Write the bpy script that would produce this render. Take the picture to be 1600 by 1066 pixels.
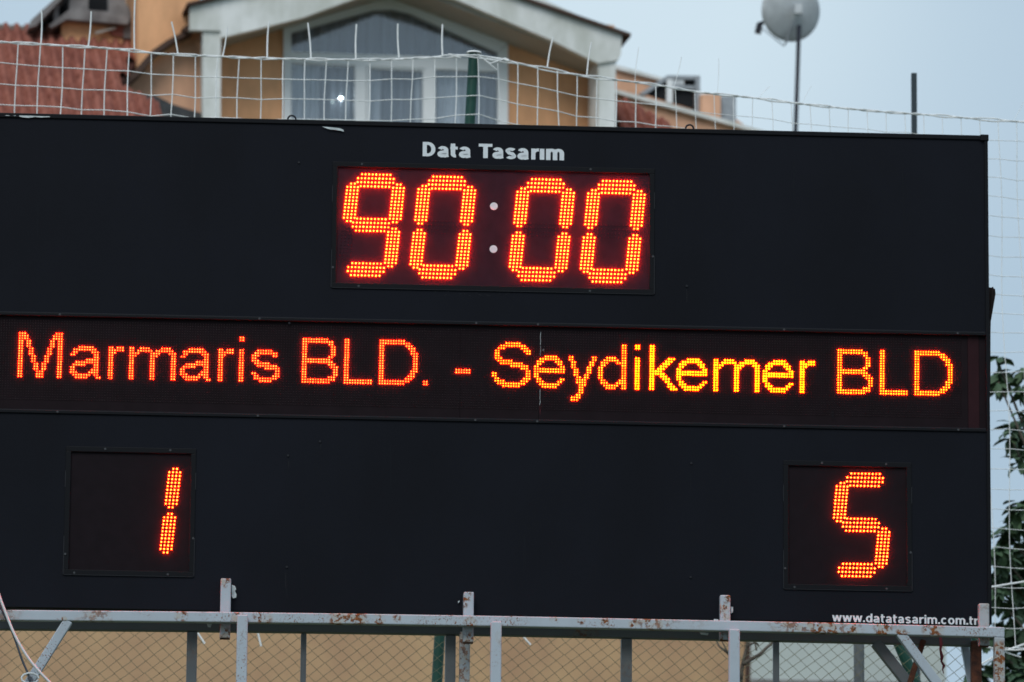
import bpy, math, random
import numpy as np
from mathutils import Vector, Matrix
random.seed(7)
R = math.radians
scene = bpy.context.scene
for o in list(bpy.data.objects): bpy.data.objects.remove(o)

# ------------------------------------------------------------------ camera
DZ = 0.87455
CAM = Vector((-1.3805833, -21.60027, 0.72545138 + DZ))
YAW, PITCH, ROLL, FPX = 0.06382827, 0.19498124, 0.0084048, 8889.0
fwd = Vector((math.sin(YAW)*math.cos(PITCH), math.cos(YAW)*math.cos(PITCH), math.sin(PITCH)))
r0 = Vector((math.cos(YAW), -math.sin(YAW), 0)); u0 = r0.cross(fwd)
rgt = r0*math.cos(ROLL) + u0*math.sin(ROLL)
upv = -r0*math.sin(ROLL) + u0*math.cos(ROLL)
cam = bpy.data.cameras.new('camera'); camo = bpy.data.objects.new('camera', cam)
scene.collection.objects.link(camo); scene.camera = camo
camo.matrix_world = Matrix(((rgt.x, upv.x, -fwd.x, CAM.x), (rgt.y, upv.y, -fwd.y, CAM.y), (rgt.z, upv.z, -fwd.z, CAM.z), (0, 0, 0, 1)))
cam.sensor_width = 36; cam.lens = FPX/1600*36; cam.clip_start = .5; cam.clip_end = 3000
cam.dof.use_dof = True; cam.dof.focus_distance = 18.9; cam.dof.aperture_fstop = 11

def ray_dir(px, py): return (fwd*FPX + rgt*(px-800) - upv*(py-533)).normalized()
# ------------------------------------------------------------------ sky and sun
EXPOSURE = 0.32
w = bpy.data.worlds.new('World'); scene.world = w; w.use_nodes = True
nt = w.node_tree; nt.nodes.clear()
def wn(t, **k):
    n = nt.nodes.new(t)
    for a, b in k.items(): setattr(n, a, b)
    return n
out = wn('ShaderNodeOutputWorld')
sky = wn('ShaderNodeTexSky', sky_type='NISHITA', sun_disc=False)
SUN_EL, SUN_AZ = R(48), R(200)          # sun_rotation measured like the lamp below (from +Y, clockwise)
sky.sun_elevation = SUN_EL; sky.sun_rotation = SUN_AZ; sky.air_density = 1.2; sky.dust_density = 3.0
b1 = wn('ShaderNodeBackground'); b1.inputs[1].default_value = 0.05
nt.links.new(sky.outputs[0], b1.inputs[0])
# overcast veil: pale blue cloud sheet with broad soft variation
tc = wn('ShaderNodeTexCoord'); mp = wn('ShaderNodeMapping'); mp.inputs['Scale'].default_value = (1, 1, 1.6)
mp.inputs['Location'].default_value = (0.3, 0.0, 0.18)
nz = wn('ShaderNodeTexNoise'); nz.inputs['Scale'].default_value = 4.5; nz.inputs['Detail'].default_value = 3
nt.links.new(tc.outputs['Generated'], mp.inputs[0]); nt.links.new(mp.outputs[0], nz.inputs[0])
cr = wn('ShaderNodeValToRGB')
cr.color_ramp.elements[0].position = .18; cr.color_ramp.elements[0].color = (.350, .468, .580, 1)
cr.color_ramp.elements[1].position = .66; cr.color_ramp.elements[1].color = (.556, .675, .752, 1)
# the thinner, paler part of the cloud sheet lies behind the house roof
dt = wn('ShaderNodeVectorMath', operation='DISTANCE'); nd = ray_dir(1010, 40); dt.inputs[1].default_value = nd
nrm_ = wn('ShaderNodeVectorMath', operation='NORMALIZE'); nt.links.new(tc.outputs['Generated'], nrm_.inputs[0]); nt.links.new(nrm_.outputs[0], dt.inputs[0])
ad = wn('ShaderNodeMapRange', interpolation_type='SMOOTHSTEP'); ad.inputs[1].default_value = 0; ad.inputs[2].default_value = .085; ad.inputs[3].default_value = 1; ad.inputs[4].default_value = 0
nt.links.new(dt.outputs['Value'], ad.inputs[0])
cm = wn('ShaderNodeMath', operation='MULTIPLY_ADD', use_clamp=True); nt.links.new(ad.outputs[0], cm.inputs[0]); cm.inputs[1].default_value = .42; nsc = wn('ShaderNodeMath', operation='MULTIPLY'); nsc.inputs[1].default_value = .5; nt.links.new(nz.outputs[0], nsc.inputs[0]); nt.links.new(nsc.outputs[0], cm.inputs[2]); nt.links.new(cm.outputs[0], cr.inputs[0])
b2 = wn('ShaderNodeBackground'); b2.inputs[1].default_value = 1.0
nt.links.new(cr.outputs[0], b2.inputs[0])
mx = wn('ShaderNodeMixShader'); mx.inputs[0].default_value = .88
nt.links.new(b1.outputs[0], mx.inputs[1]); nt.links.new(b2.outputs[0], mx.inputs[2]); nt.links.new(mx.outputs[0], out.inputs[0])
sl = bpy.data.lights.new('sun', 'SUN'); sl.energy = 1.5; sl.angle = R(35); sl.color = (1, .97, .92)
so = bpy.data.objects.new('sun', sl); scene.collection.objects.link(so)
sd = Vector((math.sin(SUN_AZ)*math.cos(SUN_EL), math.cos(SUN_AZ)*math.cos(SUN_EL), math.sin(SUN_EL)))
so.rotation_euler = sd.to_track_quat('Z', 'Y').to_euler()
vs = scene.view_settings; vs.view_transform = 'Standard'; vs.look = 'None'; vs.exposure = EXPOSURE; vs.gamma = 1; vs.use_curve_mapping = False
scene.render.engine = 'CYCLES'; scene.cycles.max_bounces = 6; scene.cycles.transparent_max_bounces = 12

# ------------------------------------------------------------------ helpers
def ray(px, py): return fwd*FPX + rgt*(px-800) - upv*(py-533)
def at(px, py, Y):
    d = ray(px, py); return CAM + d*((Y-CAM.y)/d.y)
def pix(P):
    d = Vector(P)-CAM; z = d.dot(fwd); return 800+FPX*d.dot(rgt)/z, 533-FPX*d.dot(upv)/z
class Frame:                      # a vertical plane frame: u along the facade, w into it, z up
    def __init__(s, org, th):
        s.o = Vector((org.x, org.y, 0)); s.u = Vector((math.cos(th), math.sin(th), 0)); s.w = Vector((-math.sin(th), math.cos(th), 0))
    def __call__(s, u, w, z): return s.o + s.u*u + s.w*w + Vector((0, 0, z))
    def loc(s, px, py, w=0):
        d = ray(px, py); t = (s.o + s.w*w - CAM).dot(s.w)/d.dot(s.w); P = CAM + d*t
        return (P-s.o).dot(s.u), P.z
ID = Frame(Vector((0, 0, 0)), 0)
class MB:
    def __init__(s): s.v = []; s.f = []
    def add(s, vs, fs):
        b = len(s.v); s.v += [tuple(x) for x in vs]; s.f += [tuple(b+i for i in f) for f in fs]
    def prism(s, pts, w0, w1, fr=ID):
        A = sum(pts[i][0]*pts[(i+1) % len(pts)][1]-pts[(i+1) % len(pts)][0]*pts[i][1] for i in range(len(pts)))
        if A < 0: pts = pts[::-1]
        n = len(pts)
        s.add([fr(u, w0, z) for u, z in pts] + [fr(u, w1, z) for u, z in pts],
              [tuple(range(n)), tuple(range(2*n-1, n-1, -1))] + [(i, i+n, (i+1) % n+n, (i+1) % n) for i in range(n)])
        return s
    def box(s, a, b, fr=ID):
        return s.prism([(a[0], a[2]), (b[0], a[2]), (b[0], b[2]), (a[0], b[2])], a[1], b[1], fr)
    def bar(s, a, b, tx, ty, side=None):
        a = Vector(a); b = Vector(b); d = (b-a).normalized()
        sx = (Vector(side) if side else (Vector((0, 1, 0)).cross(d) if abs(d.y) < .9 else Vector((1, 0, 0)))).normalized(); sy = d.cross(sx).normalized()
        vs = [p + sx*i*tx/2 + sy*j*ty/2 for p in (a, b) for i, j in ((-1, -1), (1, -1), (1, 1), (-1, 1))]
        s.add(vs, [(0, 3, 2, 1), (4, 5, 6, 7), (0, 1, 5, 4), (1, 2, 6, 5), (2, 3, 7, 6), (3, 0, 4, 7)]); return s
    def tube(s, pts, r, n=6, cap=True):
        pts = [Vector(p) for p in pts]; rs = r if isinstance(r, (list, tuple)) else [r]*len(pts)
        vs = []; fs = []
        for i, p in enumerate(pts):
            d = (pts[min(i+1, len(pts)-1)]-pts[max(i-1, 0)]).normalized()
            a = d.cross(Vector((0, 1, 0)) if abs(d.y) < .9 else Vector((1, 0, 0))).normalized(); b = d.cross(a)
            for k in range(n):
                t = 2*math.pi*k/n; vs.append(p+(a*math.cos(t)+b*math.sin(t))*rs[i])
        for i in range(len(pts)-1):
            for k in range(n): fs.append((i*n+k, i*n+(k+1) % n, (i+1)*n+(k+1) % n, (i+1)*n+k))
        if cap: fs += [tuple(range(n-1, -1, -1)), tuple(range((len(pts)-1)*n, len(pts)*n))]
        s.add(vs, fs); return s
    def led(s, x, y, z, r, h, n=6):          # LED lamp: short barrel with a domed tip, pointing to -y
        vs = []
        for yy, rr in ((y, r), (y-h*.62, r), (y-h*.9, r*.62)):
            for k in range(n):
                t = 2*math.pi*(k+.5)/n; vs.append((x+rr*math.cos(t), yy, z+rr*math.sin(t)))
        vs.append((x, y-h, z)); fs = []
        for L in range(2):
            for k in range(n): fs.append((L*n+k, L*n+(k+1) % n, (L+1)*n+(k+1) % n, (L+1)*n+k))
        for k in range(n): fs.append((2*n+k, 2*n+(k+1) % n, 3*n))
        s.add(vs, fs)
    def disc(s, x, y, z, r, h, n=16):
        return s.prism([(x+r*math.cos(2*math.pi*k/n), z+r*math.sin(2*math.pi*k/n)) for k in range(n)], y-h, y)
    def mesh(s, name, mat, smooth=False):
        me = bpy.data.meshes.new(name); me.from_pydata(s.v, [], s.f); me.materials.append(mat); me.validate(); me.update()
        if smooth: me.polygons.foreach_set('use_smooth', [True]*len(me.polygons))
        return me
    def build(s, name, mat, parent=None, smooth=False, **tags):
        return link(name, s.mesh(name, mat, smooth), parent, **tags)
def link(name, data, parent=None, **tags):
    o = bpy.data.objects.new(name, data); scene.collection.objects.link(o); o.parent = parent
    for k, v in tags.items(): o[k] = v
    return o
def thing(name, label, cat, loc=None, group=None):
    o = bpy.data.objects.new(name, None); scene.collection.objects.link(o)
    o['label'] = label; o['category'] = cat; o.empty_display_size = .2
    if group: o['group'] = group
    return o
def bevel(o, wd, seg=2):
    m = o.modifiers.new('bevel', 'BEVEL'); m.width = wd; m.segments = seg; m.limit_method = 'ANGLE'; m.angle_limit = R(40); return o

# ------------------------------------------------------------------ materials
def mat(name, col, rough=.6, spec=.3, var=.0, vscale=8, col2=None, bump=0, bscale=60, metal=0, detail=4, coord='Object', stretch=(1, 1, 1)):
    m = bpy.data.materials.new(name); m.use_nodes = True; t = m.node_tree; p = t.nodes['Principled BSDF']
    p.inputs['Base Color'].default_value = (*col, 1); p.inputs['Roughness'].default_value = rough
    p.inputs['Specular IOR Level'].default_value = spec; p.inputs['Metallic'].default_value = metal
    tc = t.nodes.new('ShaderNodeTexCoord'); mp = t.nodes.new('ShaderNodeMapping'); mp.inputs['Scale'].default_value = stretch
    t.links.new(tc.outputs[coord], mp.inputs[0])
    if var or col2:
        n = t.nodes.new('ShaderNodeTexNoise'); n.inputs['Scale'].default_value = vscale; n.inputs['Detail'].default_value = detail; n.inputs['Roughness'].default_value = .6
        r = t.nodes.new('ShaderNodeValToRGB'); t.links.new(mp.outputs[0], n.inputs[0]); t.links.new(n.outputs[0], r.inputs[0])
        c2 = col2 if col2 else tuple(c*(1-var) for c in col); c1 = col if col2 else tuple(c*(1+var) for c in col)
        r.color_ramp.elements[0].position = .35; r.color_ramp.elements[0].color = (*c2, 1)
        r.color_ramp.elements[1].position = .65; r.color_ramp.elements[1].color = (*c1, 1)
        t.links.new(r.outputs[0], p.inputs['Base Color'])
    if bump:
        n2 = t.nodes.new('ShaderNodeTexNoise'); n2.inputs['Scale'].default_value = bscale; n2.inputs['Detail'].default_value = 4
        b = t.nodes.new('ShaderNodeBump'); b.inputs['Strength'].default_value = bump; b.inputs['Distance'].default_value = .01
        t.links.new(mp.outputs[0], n2.inputs[0]); t.links.new(n2.outputs[0], b.inputs['Height']); t.links.new(b.outputs[0], p.inputs['Normal'])
    return m
def rusty(name, paint, amount=.5, seed=0., fine=.62, blobs=(), by=-.095):
    """painted tube: small specks, blotches and edge rust eating through the paint"""
    m = bpy.data.materials.new(name); m.use_nodes = True; t = m.node_tree; p = t.nodes['Principled BSDF']; L = t.links.new
    tc = t.nodes.new('ShaderNodeTexCoord'); mp = t.nodes.new('ShaderNodeMapping'); mp.inputs['Location'].default_value = (seed, seed*.7, seed*.3); L(tc.outputs['Object'], mp.inputs[0])
    def noise(sc, det, lo, hi):
        n = t.nodes.new('ShaderNodeTexNoise'); n.inputs['Scale'].default_value = sc; n.inputs['Detail'].default_value = det; n.inputs['Roughness'].default_value = .7; L(mp.outputs[0], n.inputs[0])
        r = t.nodes.new('ShaderNodeMapRange'); r.inputs[1].default_value = lo; r.inputs[2].default_value = hi; L(n.outputs[0], r.inputs[0]); return r
    def math_(op, a, b):
        q = t.nodes.new('ShaderNodeMath'); q.operation = op; q.use_clamp = True
        for i, x in enumerate((a, b)):
            if isinstance(x, float): q.inputs[i].default_value = x
            else: L(x.outputs[0], q.inputs[i])
        return q
    zone = noise(2.6, 2, .72-amount*.35, .86-amount*.35)     # where rust concentrates
    spot = noise(48, 6, .50, .54)
    speck = noise(150, 3, fine, fine+.04)
    zone2 = noise(5.5, 2, .48, .60)
    for (bx, bz, br_) in blobs:       # worn-through places
        ds = t.nodes.new('ShaderNodeVectorMath'); ds.operation = 'DISTANCE'; L(tc.outputs['Object'], ds.inputs[0]); ds.inputs[1].default_value = (bx, by, bz)
        mr = t.nodes.new('ShaderNodeMapRange'); mr.inputs[1].default_value = br_; mr.inputs[2].default_value = br_*.55; L(ds.outputs['Value'], mr.inputs[0]); zone = math_('MAXIMUM', zone, mr)
    mask = math_('MAXIMUM', math_('MULTIPLY', zone, spot), math_('MULTIPLY', speck, zone2))
    halo = math_('MULTIPLY', math_('MULTIPLY', zone, noise(34, 4, .42, .60)), .55)
    pn = noise(9, 5, .2, .8)
    c0 = t.nodes.new('ShaderNodeMix'); c0.data_type = 'RGBA'; L(pn.outputs[0], c0.inputs[0]); c0.inputs[6].default_value = (*[c*.86 for c in paint], 1); c0.inputs[7].default_value = (*paint, 1)
    c1 = t.nodes.new('ShaderNodeMix'); c1.data_type = 'RGBA'; L(halo.outputs[0], c1.inputs[0]); L(c0.outputs[2], c1.inputs[6]); c1.inputs[7].default_value = (.38, .29, .17, 1)
    rn = noise(70, 4, .3, .7)
    rc = t.nodes.new('ShaderNodeMix'); rc.data_type = 'RGBA'; L(rn.outputs[0], rc.inputs[0]); rc.inputs[6].default_value = (.045, .016, .011, 1); rc.inputs[7].default_value = (.29, .098, .024, 1)
    c2 = t.nodes.new('ShaderNodeMix'); c2.data_type = 'RGBA'; L(mask.outputs[0], c2.inputs[0]); L(c1.outputs[2], c2.inputs[6]); L(rc.outputs[2], c2.inputs[7])
    L(c2.outputs[2], p.inputs['Base Color'])
    rr = math_('ADD', math_('MULTIPLY', mask, .4), .42); L(rr.outputs[0], p.inputs['Roughness']); p.inputs['Specular IOR Level'].default_value = .35
    b = t.nodes.new('ShaderNodeBump'); b.inputs['Strength'].default_value = .5; b.inputs['Distance'].default_value = .0015; L(mask.outputs[0], b.inputs['Height']); L(b.outputs[0], p.inputs['Normal'])
    return m
def emis(name, col, strength):
    m = bpy.data.materials.new(name); m.use_nodes = True; p = m.node_tree.nodes['Principled BSDF']
    p.inputs['Base Color'].default_value = (.3, .02, .01, 1); p.inputs['Emission Color'].default_value = (*col, 1); p.inputs['Emission Strength'].default_value = strength
    p.inputs['Specular IOR Level'].default_value = .2
    t = m.node_tree; tc = t.nodes.new('ShaderNodeTexCoord'); n = t.nodes.new('ShaderNodeTexNoise'); n.inputs['Scale'].default_value = 75; n.inputs['Detail'].default_value = 1
    r = t.nodes.new('ShaderNodeMapRange'); r.inputs[1].default_value = .3; r.inputs[2].default_value = .7; r.inputs[3].default_value = strength*.5; r.inputs[4].default_value = strength*1.4
    t.links.new(tc.outputs['Object'], n.inputs[0]); t.links.new(n.outputs[0], r.inputs[0]); t.links.new(r.outputs[0], p.inputs['Emission Strength'])
    return m
M = {}
M['panel'] = mat('black_panel', (.0043, .0056, .0100), .58, .10, var=.22, vscale=1.3, detail=9, stretch=(1, 1, .6), bump=.05, bscale=140)
M['trim'] = mat('black_trim', (.0042, .005, .0072), .5, .12)
M['trim_edge'] = mat('worn_highlight_trim', (.012, .0135, .018), .45, .25)  # paler trim for scuffs, screws and eyes, plus highlights painted on frame edges
M['windowc'] = mat('clock_backing_glow', (.034, .0105, .018), .6, .08, var=.12, vscale=20)  # redder than the score backing: LED glow is put into this colour
M['window'] = mat('score_backing', (.0085, .0055, .0080), .6, .08, var=.12, vscale=20)
M['strip'] = mat('message_backing', (.0100, .0058, .0080), .6, .08, var=.15, vscale=12)
M['unlit'] = mat('unlit_led', (.020, .008, .0105), .35, .3)
M['print'] = mat('white_print', (.62, .67, .71), .6, .2, var=.04, vscale=90)
M['tape'] = mat('peeling_white_film', (.50, .56, .58), .6, .2, var=.2, vscale=60)
M['screw'] = mat('zinc_screw', (.032, .035, .04), .5, .4, var=.6, vscale=9)
M['led_clock'] = emis('led_clock', (1, .0150, .0013), 155)
M['led_score'] = emis('led_score', (1, .0122, .0012), 145)
M['led_a'] = emis('led_text_orange', (1, .0076, .0010), 130)
M['led_b'] = emis('led_text_amber', (1, .0122, .0004), 122)
M['led_c'] = emis('led_text_yellow', (1, .0165, .0001), 132)
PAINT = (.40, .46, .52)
M['tube'] = rusty('painted_tube', PAINT, .30, 0., .59)
M['rail'] = rusty('painted_rail', PAINT, .46, 1.3, .57, [(at(a, b, -.095).x, at(a, b, -.095).z, r) for a, b, r in ((530, 968, .05), (556, 969, .055), (592, 968, .03), (620, 966, .02), (283, 962, .03), (410, 966, .045), (372, 966, .03), (866, 968, .02), (990, 975, .022), (945, 972, .02), (908, 970, .018), (1458, 983, .05), (1380, 983, .045), (1330, 981, .035), (1408, 992, .03), (100, 968, .015), (735, 974, .03))])
M['stub'] = rusty('painted_stub', PAINT, .25, 4.4, .58, [(at(a, b, -.047).x, at(a, b, -.047).z, r) for a, b, r in ((350, 908, .03), (353, 996, .045), (345, 985, .03), (726, 930, .035), (732, 1003, .045), (724, 945, .02), (1130, 950, .03), (1136, 965, .02), (1133, 1000, .04), (1138, 935, .02))], -.047)
M['tube2'] = rusty('painted_tube_rusty', (.36, .40, .43), .85, 3.1, .58)
M['tube_rear'] = rusty('painted_tube_rear_shaded', (.15, .165, .175), .25, 7.7, .66)  # shade under the cabinet is put into this darker tube colour
M['rust'] = mat('bare_rust', (.16, .06, .035), .85, .2, col2=(.05, .025, .02), vscale=25, bump=.4, bscale=90)
M['iron'] = mat('dark_rusty_iron', (.014, .009, .009), .8, .2, var=.5, vscale=30)
M['green'] = mat('dark_green_post_paint', (.012, .060, .045), .5, .3, var=.15)
M['net'] = mat('white_net_cord', (.80, .82, .82), .8, .1, var=.08, vscale=50)
M['link'] = mat('chain_link_wire', (.17, .165, .10), .6, .3, var=.2, vscale=20)
M['cable'] = mat('white_cable_sheath', (.62, .66, .68), .5, .3)
M['cable2'] = mat('grey_cable_sheath', (.07, .08, .10), .5, .3)
M['orange'] = mat('orange_render', (.74, .40, .215), .9, .1, var=.16, vscale=1.6, detail=8, stretch=(1, 1, .5), bump=.1, bscale=20)
M['orange2'] = mat('orange_render_faded', (.70, .41, .27), .9, .1, var=.16, vscale=1.5, detail=8, stretch=(1, 1, .5), bump=.1, bscale=20)
M['tan'] = mat('tan_render', (.53, .355, .205), .9, .1, col2=(.45, .285, .175), vscale=.9, detail=8, bump=.1, bscale=15)
M['white'] = mat('white_render', (.78, .80, .79), .9, .1, col2=(.54, .56, .52), vscale=1.9, detail=7, stretch=(1, 1, .45))
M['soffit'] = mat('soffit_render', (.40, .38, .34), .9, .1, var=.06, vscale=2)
M['frame'] = mat('white_window_frame', (.78, .81, .82), .5, .3)
M['curtain'] = mat('grey_curtain', (.25, .28, .31), .9, .1, var=.18, vscale=14, stretch=(1, 1, .05))
M['curtain2'] = mat('sheer_curtain', (.52, .56, .59), .9, .1, var=.2, vscale=16, stretch=(1, 1, .05))
M['dark'] = mat('dark_interior', (.02, .022, .025), .9, .1)
M['flash'] = mat('dark_flashing', (.055, .058, .062), .7, .2, var=.2)
M['brown'] = mat('brown_eave', (.075, .045, .035), .7, .2)
M['concrete'] = mat('grey_concrete', (.26, .25, .25), .9, .1, col2=(.15, .14, .14), vscale=3)
M['ridge'] = mat('weathered_ridge_tile', (.20, .15, .13), .9, .1, col2=(.12, .11, .10), vscale=4)
M['tile'] = mat('red_roof_tile', (.36, .125, .095), .85, .15, col2=(.22, .085, .07), vscale=2.2)
M['tilebed'] = mat('shaded_tile_bedding', (.06, .028, .024), .9, .1)  # darkened so the gaps between tiles read as shaded
M['metalroof'] = mat('grey_metal', (.30, .33, .36), .5, .4, var=.1)
M['dish'] = mat('grey_dish_paint', (.50, .53, .55), .5, .3, var=.12, vscale=5)
M['pole'] = mat('dark_pole_paint', (.018, .02, .03), .5, .3)
M['pole2'] = mat('slate_pole_paint', (.03, .045, .055), .5, .3)
M['leaf'] = mat('leaf', (.075, .125, .060), .6, .25, col2=(.034, .070, .038), vscale=3)
M['bark'] = mat('bark', (.10, .085, .07), .9, .1, var=.3, vscale=15, bump=.4)
M['grass'] = mat('grass_ground', (.06, .085, .035), .95, .05, col2=(.09, .08, .05), vscale=.6)
M['whitewall'] = mat('pale_grey_render', (.47, .52, .50), .9, .1, col2=(.41, .45, .44), vscale=.5)
M['red'] = mat('dark_red_ribbon', (.075, .010, .018), .7, .2)
def glass(name, tint, fac):
    m = bpy.data.materials.new(name); m.use_nodes = True; t = m.node_tree; t.nodes.clear(); L = t.links.new
    o = t.nodes.new('ShaderNodeOutputMaterial'); a = t.nodes.new('ShaderNodeBsdfTransparent'); a.inputs[0].default_value = (*tint, 1)
    g = t.nodes.new('ShaderNodeBsdfGlossy'); g.inputs['Roughness'].default_value = .08; x = t.nodes.new('ShaderNodeMixShader'); x.inputs[0].default_value = fac
    L(a.outputs[0], x.inputs[1]); L(g.outputs[0], x.inputs[2]); L(x.outputs[0], o.inputs[0]); return m
M['glass'] = glass('window_glass', (.92, .94, .96), .12)

# ------------------------------------------------------------------ ground
g = MB(); g.add([(-1500, -400, 0), (1500, -400, 0), (1500, 2600, 0), (-1500, 2600, 0)], [(0, 1, 2, 3)])
g.build('ground', M['grass'], kind='structure')

# ================================================================== SCOREBOARD
sb = thing('scoreboard', 'wide black electronic scoreboard showing 90:00 and two team names in glowing LEDs', 'scoreboard')
BX0, BX1, BZ0, BZ1 = -2.020, 1.865, 3.925+DZ, 5.861+DZ
SZ0, SZ1 = 4.690+DZ, 5.060+DZ          # message strip
WIN = [(-.705, .553, 5.196+DZ, 5.697+DZ), (-1.714, -1.214, 4.052+DZ, 4.551+DZ), (1.057, 1.557, 4.047+DZ, 4.551+DZ)]
FR = .020                                # window frame width
# cabinet body
def region(mb, x0, x1, z0, z1, holes, yf=0, yb=.02):
    xs = sorted({x0, x1, *[h[0] for h in holes], *[h[1] for h in holes]}); zs = sorted({z0, z1, *[h[2] for h in holes], *[h[3] for h in holes]})
    for i in range(len(xs)-1):
        for j in range(len(zs)-1):
            cx, cz = (xs[i]+xs[i+1])/2, (zs[j]+zs[j+1])/2
            if not any(h[0] < cx < h[1] and h[2] < cz < h[3] for h in holes): mb.box((xs[i], yf, zs[j]), (xs[i+1], yb, zs[j+1]))
    return mb
def facepanel(x0, x1, z0, z1, holes):
    return region(MB(), x0, x1, z0, z1, holes).build('face_panel', M['panel'], sb)
seams_top = [BX0+.012, -.98, -.078+.9, BX1-.014]
hs = [(a, b, c, d) for a, b, c, d in WIN]
facepanel(BX0+.012, BX1-.014, SZ1+.012, BZ1-.018, [hs[0]])
facepanel(BX0+.012, BX1-.014, BZ0, SZ0-.012, hs[1:])
b = MB(); b.box((BX0, .0205, BZ0+.002), (BX1, .03, BZ1)); b.box((BX0, .03, BZ0), (BX0+.02, .1, BZ1)); b.box((BX1-.02, .03, BZ0), (BX1, .1, BZ1))
b.box((BX0+.02, .03, BZ0), (BX1-.02, .1, BZ0+.02)); b.box((BX0+.02, .03, BZ1-.02), (BX1-.02, .1, BZ1)); b.box((BX0+.021, .09, BZ0+.021), (BX1-.021, .1, BZ1-.021))
b.build('cabinet', M['trim'], sb)
b = MB(); b.box((BX0, -.006, BZ1-.018), (BX1-.014, .02, BZ1)); bevel(b.build('top_trim', M['trim'], sb), .002)
b = MB(); b.box((BX1-.014, -.008, BZ0), (BX1, .02, BZ1-.022)); bevel(b.build('side_trim', M['trim'], sb), .002)
b = MB(); b.box((BX0, -.008, BZ0), (BX0+.012, .02, BZ1-.018)); bevel(b.build('side_trim', M['trim'], sb), .002)
b = MB(); b.box((BX1-.030, -.011, BZ1-.022), (BX1+.003, .022, BZ1+.003)); bevel(b.build('corner_cap', M['trim'], sb), .002)
# screws
scr = MB(); scr.disc(0, 0, 0, .0045, .003, 8); scr_me = scr.mesh('screw', M['screw'])
scr_d = scr.mesh('screw', M['trim_edge'])
def screw(px, py, y=-.001, dim=True, parent=sb):
    P = at(px, py, y); o = link('screw', scr_d if dim else scr_me, parent); o.location = P
for q in [(467, 254), (450, 712), (448, 886), (500, 690), (1079, 902), (1073, 447), (1080, 724), (452, 600-95), (1026, 206)]: screw(*q)
# message strip
b = MB(); b.box((BX0+.012, .010, SZ0), (-.20, .0205, SZ1)); b.build('message_backing', M['strip'], sb)
b = MB(); b.box((-.199, .010, SZ0), (.106, .0205, SZ1)); b.build('message_backing', M['strip'], sb)
b = MB(); b.box((.107, .010, SZ0), (BX1-.084, .0205, SZ1)); b.build('message_backing', M['strip'], sb)
b = MB(); b.box((BX1-.083, .009, SZ0), (BX1-.040, .0205, SZ1)); b.build('message_backing', mat('red_end_module', (.021, .0062, .009), .6, .1, var=.2, vscale=10), sb)
b = MB(); b.box((BX1-.039, .010, SZ0), (BX1-.014, .0205, SZ1)); b.build('message_backing', M['strip'], sb)
for z in (SZ1, SZ0-.012):
    b = MB(); b.box((BX0+.012, -.006, z), (BX1-.014, .0205, z+.012)); o = bevel(b.build('strip_trim', M['trim'], sb), .0015)
    b = MB(); zz = z+.0125 if z > SZ0 else z+.0125
    b.box((BX0+.013, -.0045, z+.0118), (BX1-.016, .004, z+.0145)); b.build('trim_highlight', mat('trim_highlight', (.012, .013, .018), .4, .2), o)  # lighter strip paints the highlight line along the trim
    for x in (-1.75, -.98, -.14, .10, 1.06, 1.74): 
        s = link('screw', scr_me, o); s.location = (x, -.007, z+.006)
# LEDs --------------------------------------------------------------
FONT = {
 'M': (['012 efg', '0123 defg', '0123 defg', '0134 cdfg', '0134 cdfg', '0134 cdfg'] + ['0145 bcfg']*3 + ['0156 abfg']*3 + ['0167 9afg']*3 + ['01789fg']*3, 0),
 'a': (['345678', '123456789', '12 89a', '01 9a', '9a', '6789a', '23456789a', '123459a', '019a', '0189a', '012789a', '12345679a', '23456ab'], 5),
 'r': (['01345', '012345', '012'] + ['01']*10, 5),
 'm': (['014567cdef', '01345678abcdefg', '012389ab fgh', '0128 9agh'] + ['0189gh']*9, 5),
 'i': (['01', '01', '', '', ''] + ['01']*13, 0),
 's': (['234567', '123456789', '01289', '01', '012', '123456', '23456789', '56789a', '9a', '019a', '1289a', '123456789', '34567'], 5),
 'B': (['0123456789', '0123456789ab', '01ab', '01bc', '01bc', '01bc', '01bc', '01ab', '0123456789a', '0123456789ab', '01abc', '01bcd', '01cd', '01cd', '01cd', '01abc', '0123456789abc', '0123456789a'], 0),
 'L': (['01']*16 + ['0123456789a']*2, 0),
 'D': (['0123456789', '0123456789ab', '01abc', '01bcd', '01cd', '01cde'] + ['01de']*6 + ['01cde', '01cd', '01bcd', '01abc', '0123456789ab', '0123456789'], 0),
 '.': (['01', '01'], 16),
 '-': (['012345']*2, 11),
 'S': (['56789a', '3456789abc', '234bcd', '12cde', '12de', '12', '123', '234567', '3456789ab', '789abcd', 'bcd', 'de', '01de', '01de', '12cde', '1234bcd', '23456789abc', '456789a'], 0),
 'e': (['45678', '23456789', '12389a', '129a', '01ab', '0123456789ab', '0123456789ab', '01', '01', '12ab', '1239a', '23456789', '345678'], 5),
 'y': (['019a', '019a', '1289', '1289', '1278', '2378', '2378', '2367', '3467', '3456', '3456', '456', '45', '45', '45', '34', '1234', '123'], 5),
 'd': (['9a']*5 + ['34569a', '2345679a', '123789a', '129a', '019a', '019a', '019a', '019a', '019a', '1289a', '123789a', '2345679a', '34569a'], 0),
 'k': (['01']*5 + ['01789', '01678', '01567', '01456', '01345', '01234', '012345', '01456', '01567', '0167', '0178', '01789', '0189a'], 0),
}
TP, TV, TZ0 = .0101, .00992, 4.9925+DZ
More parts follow.
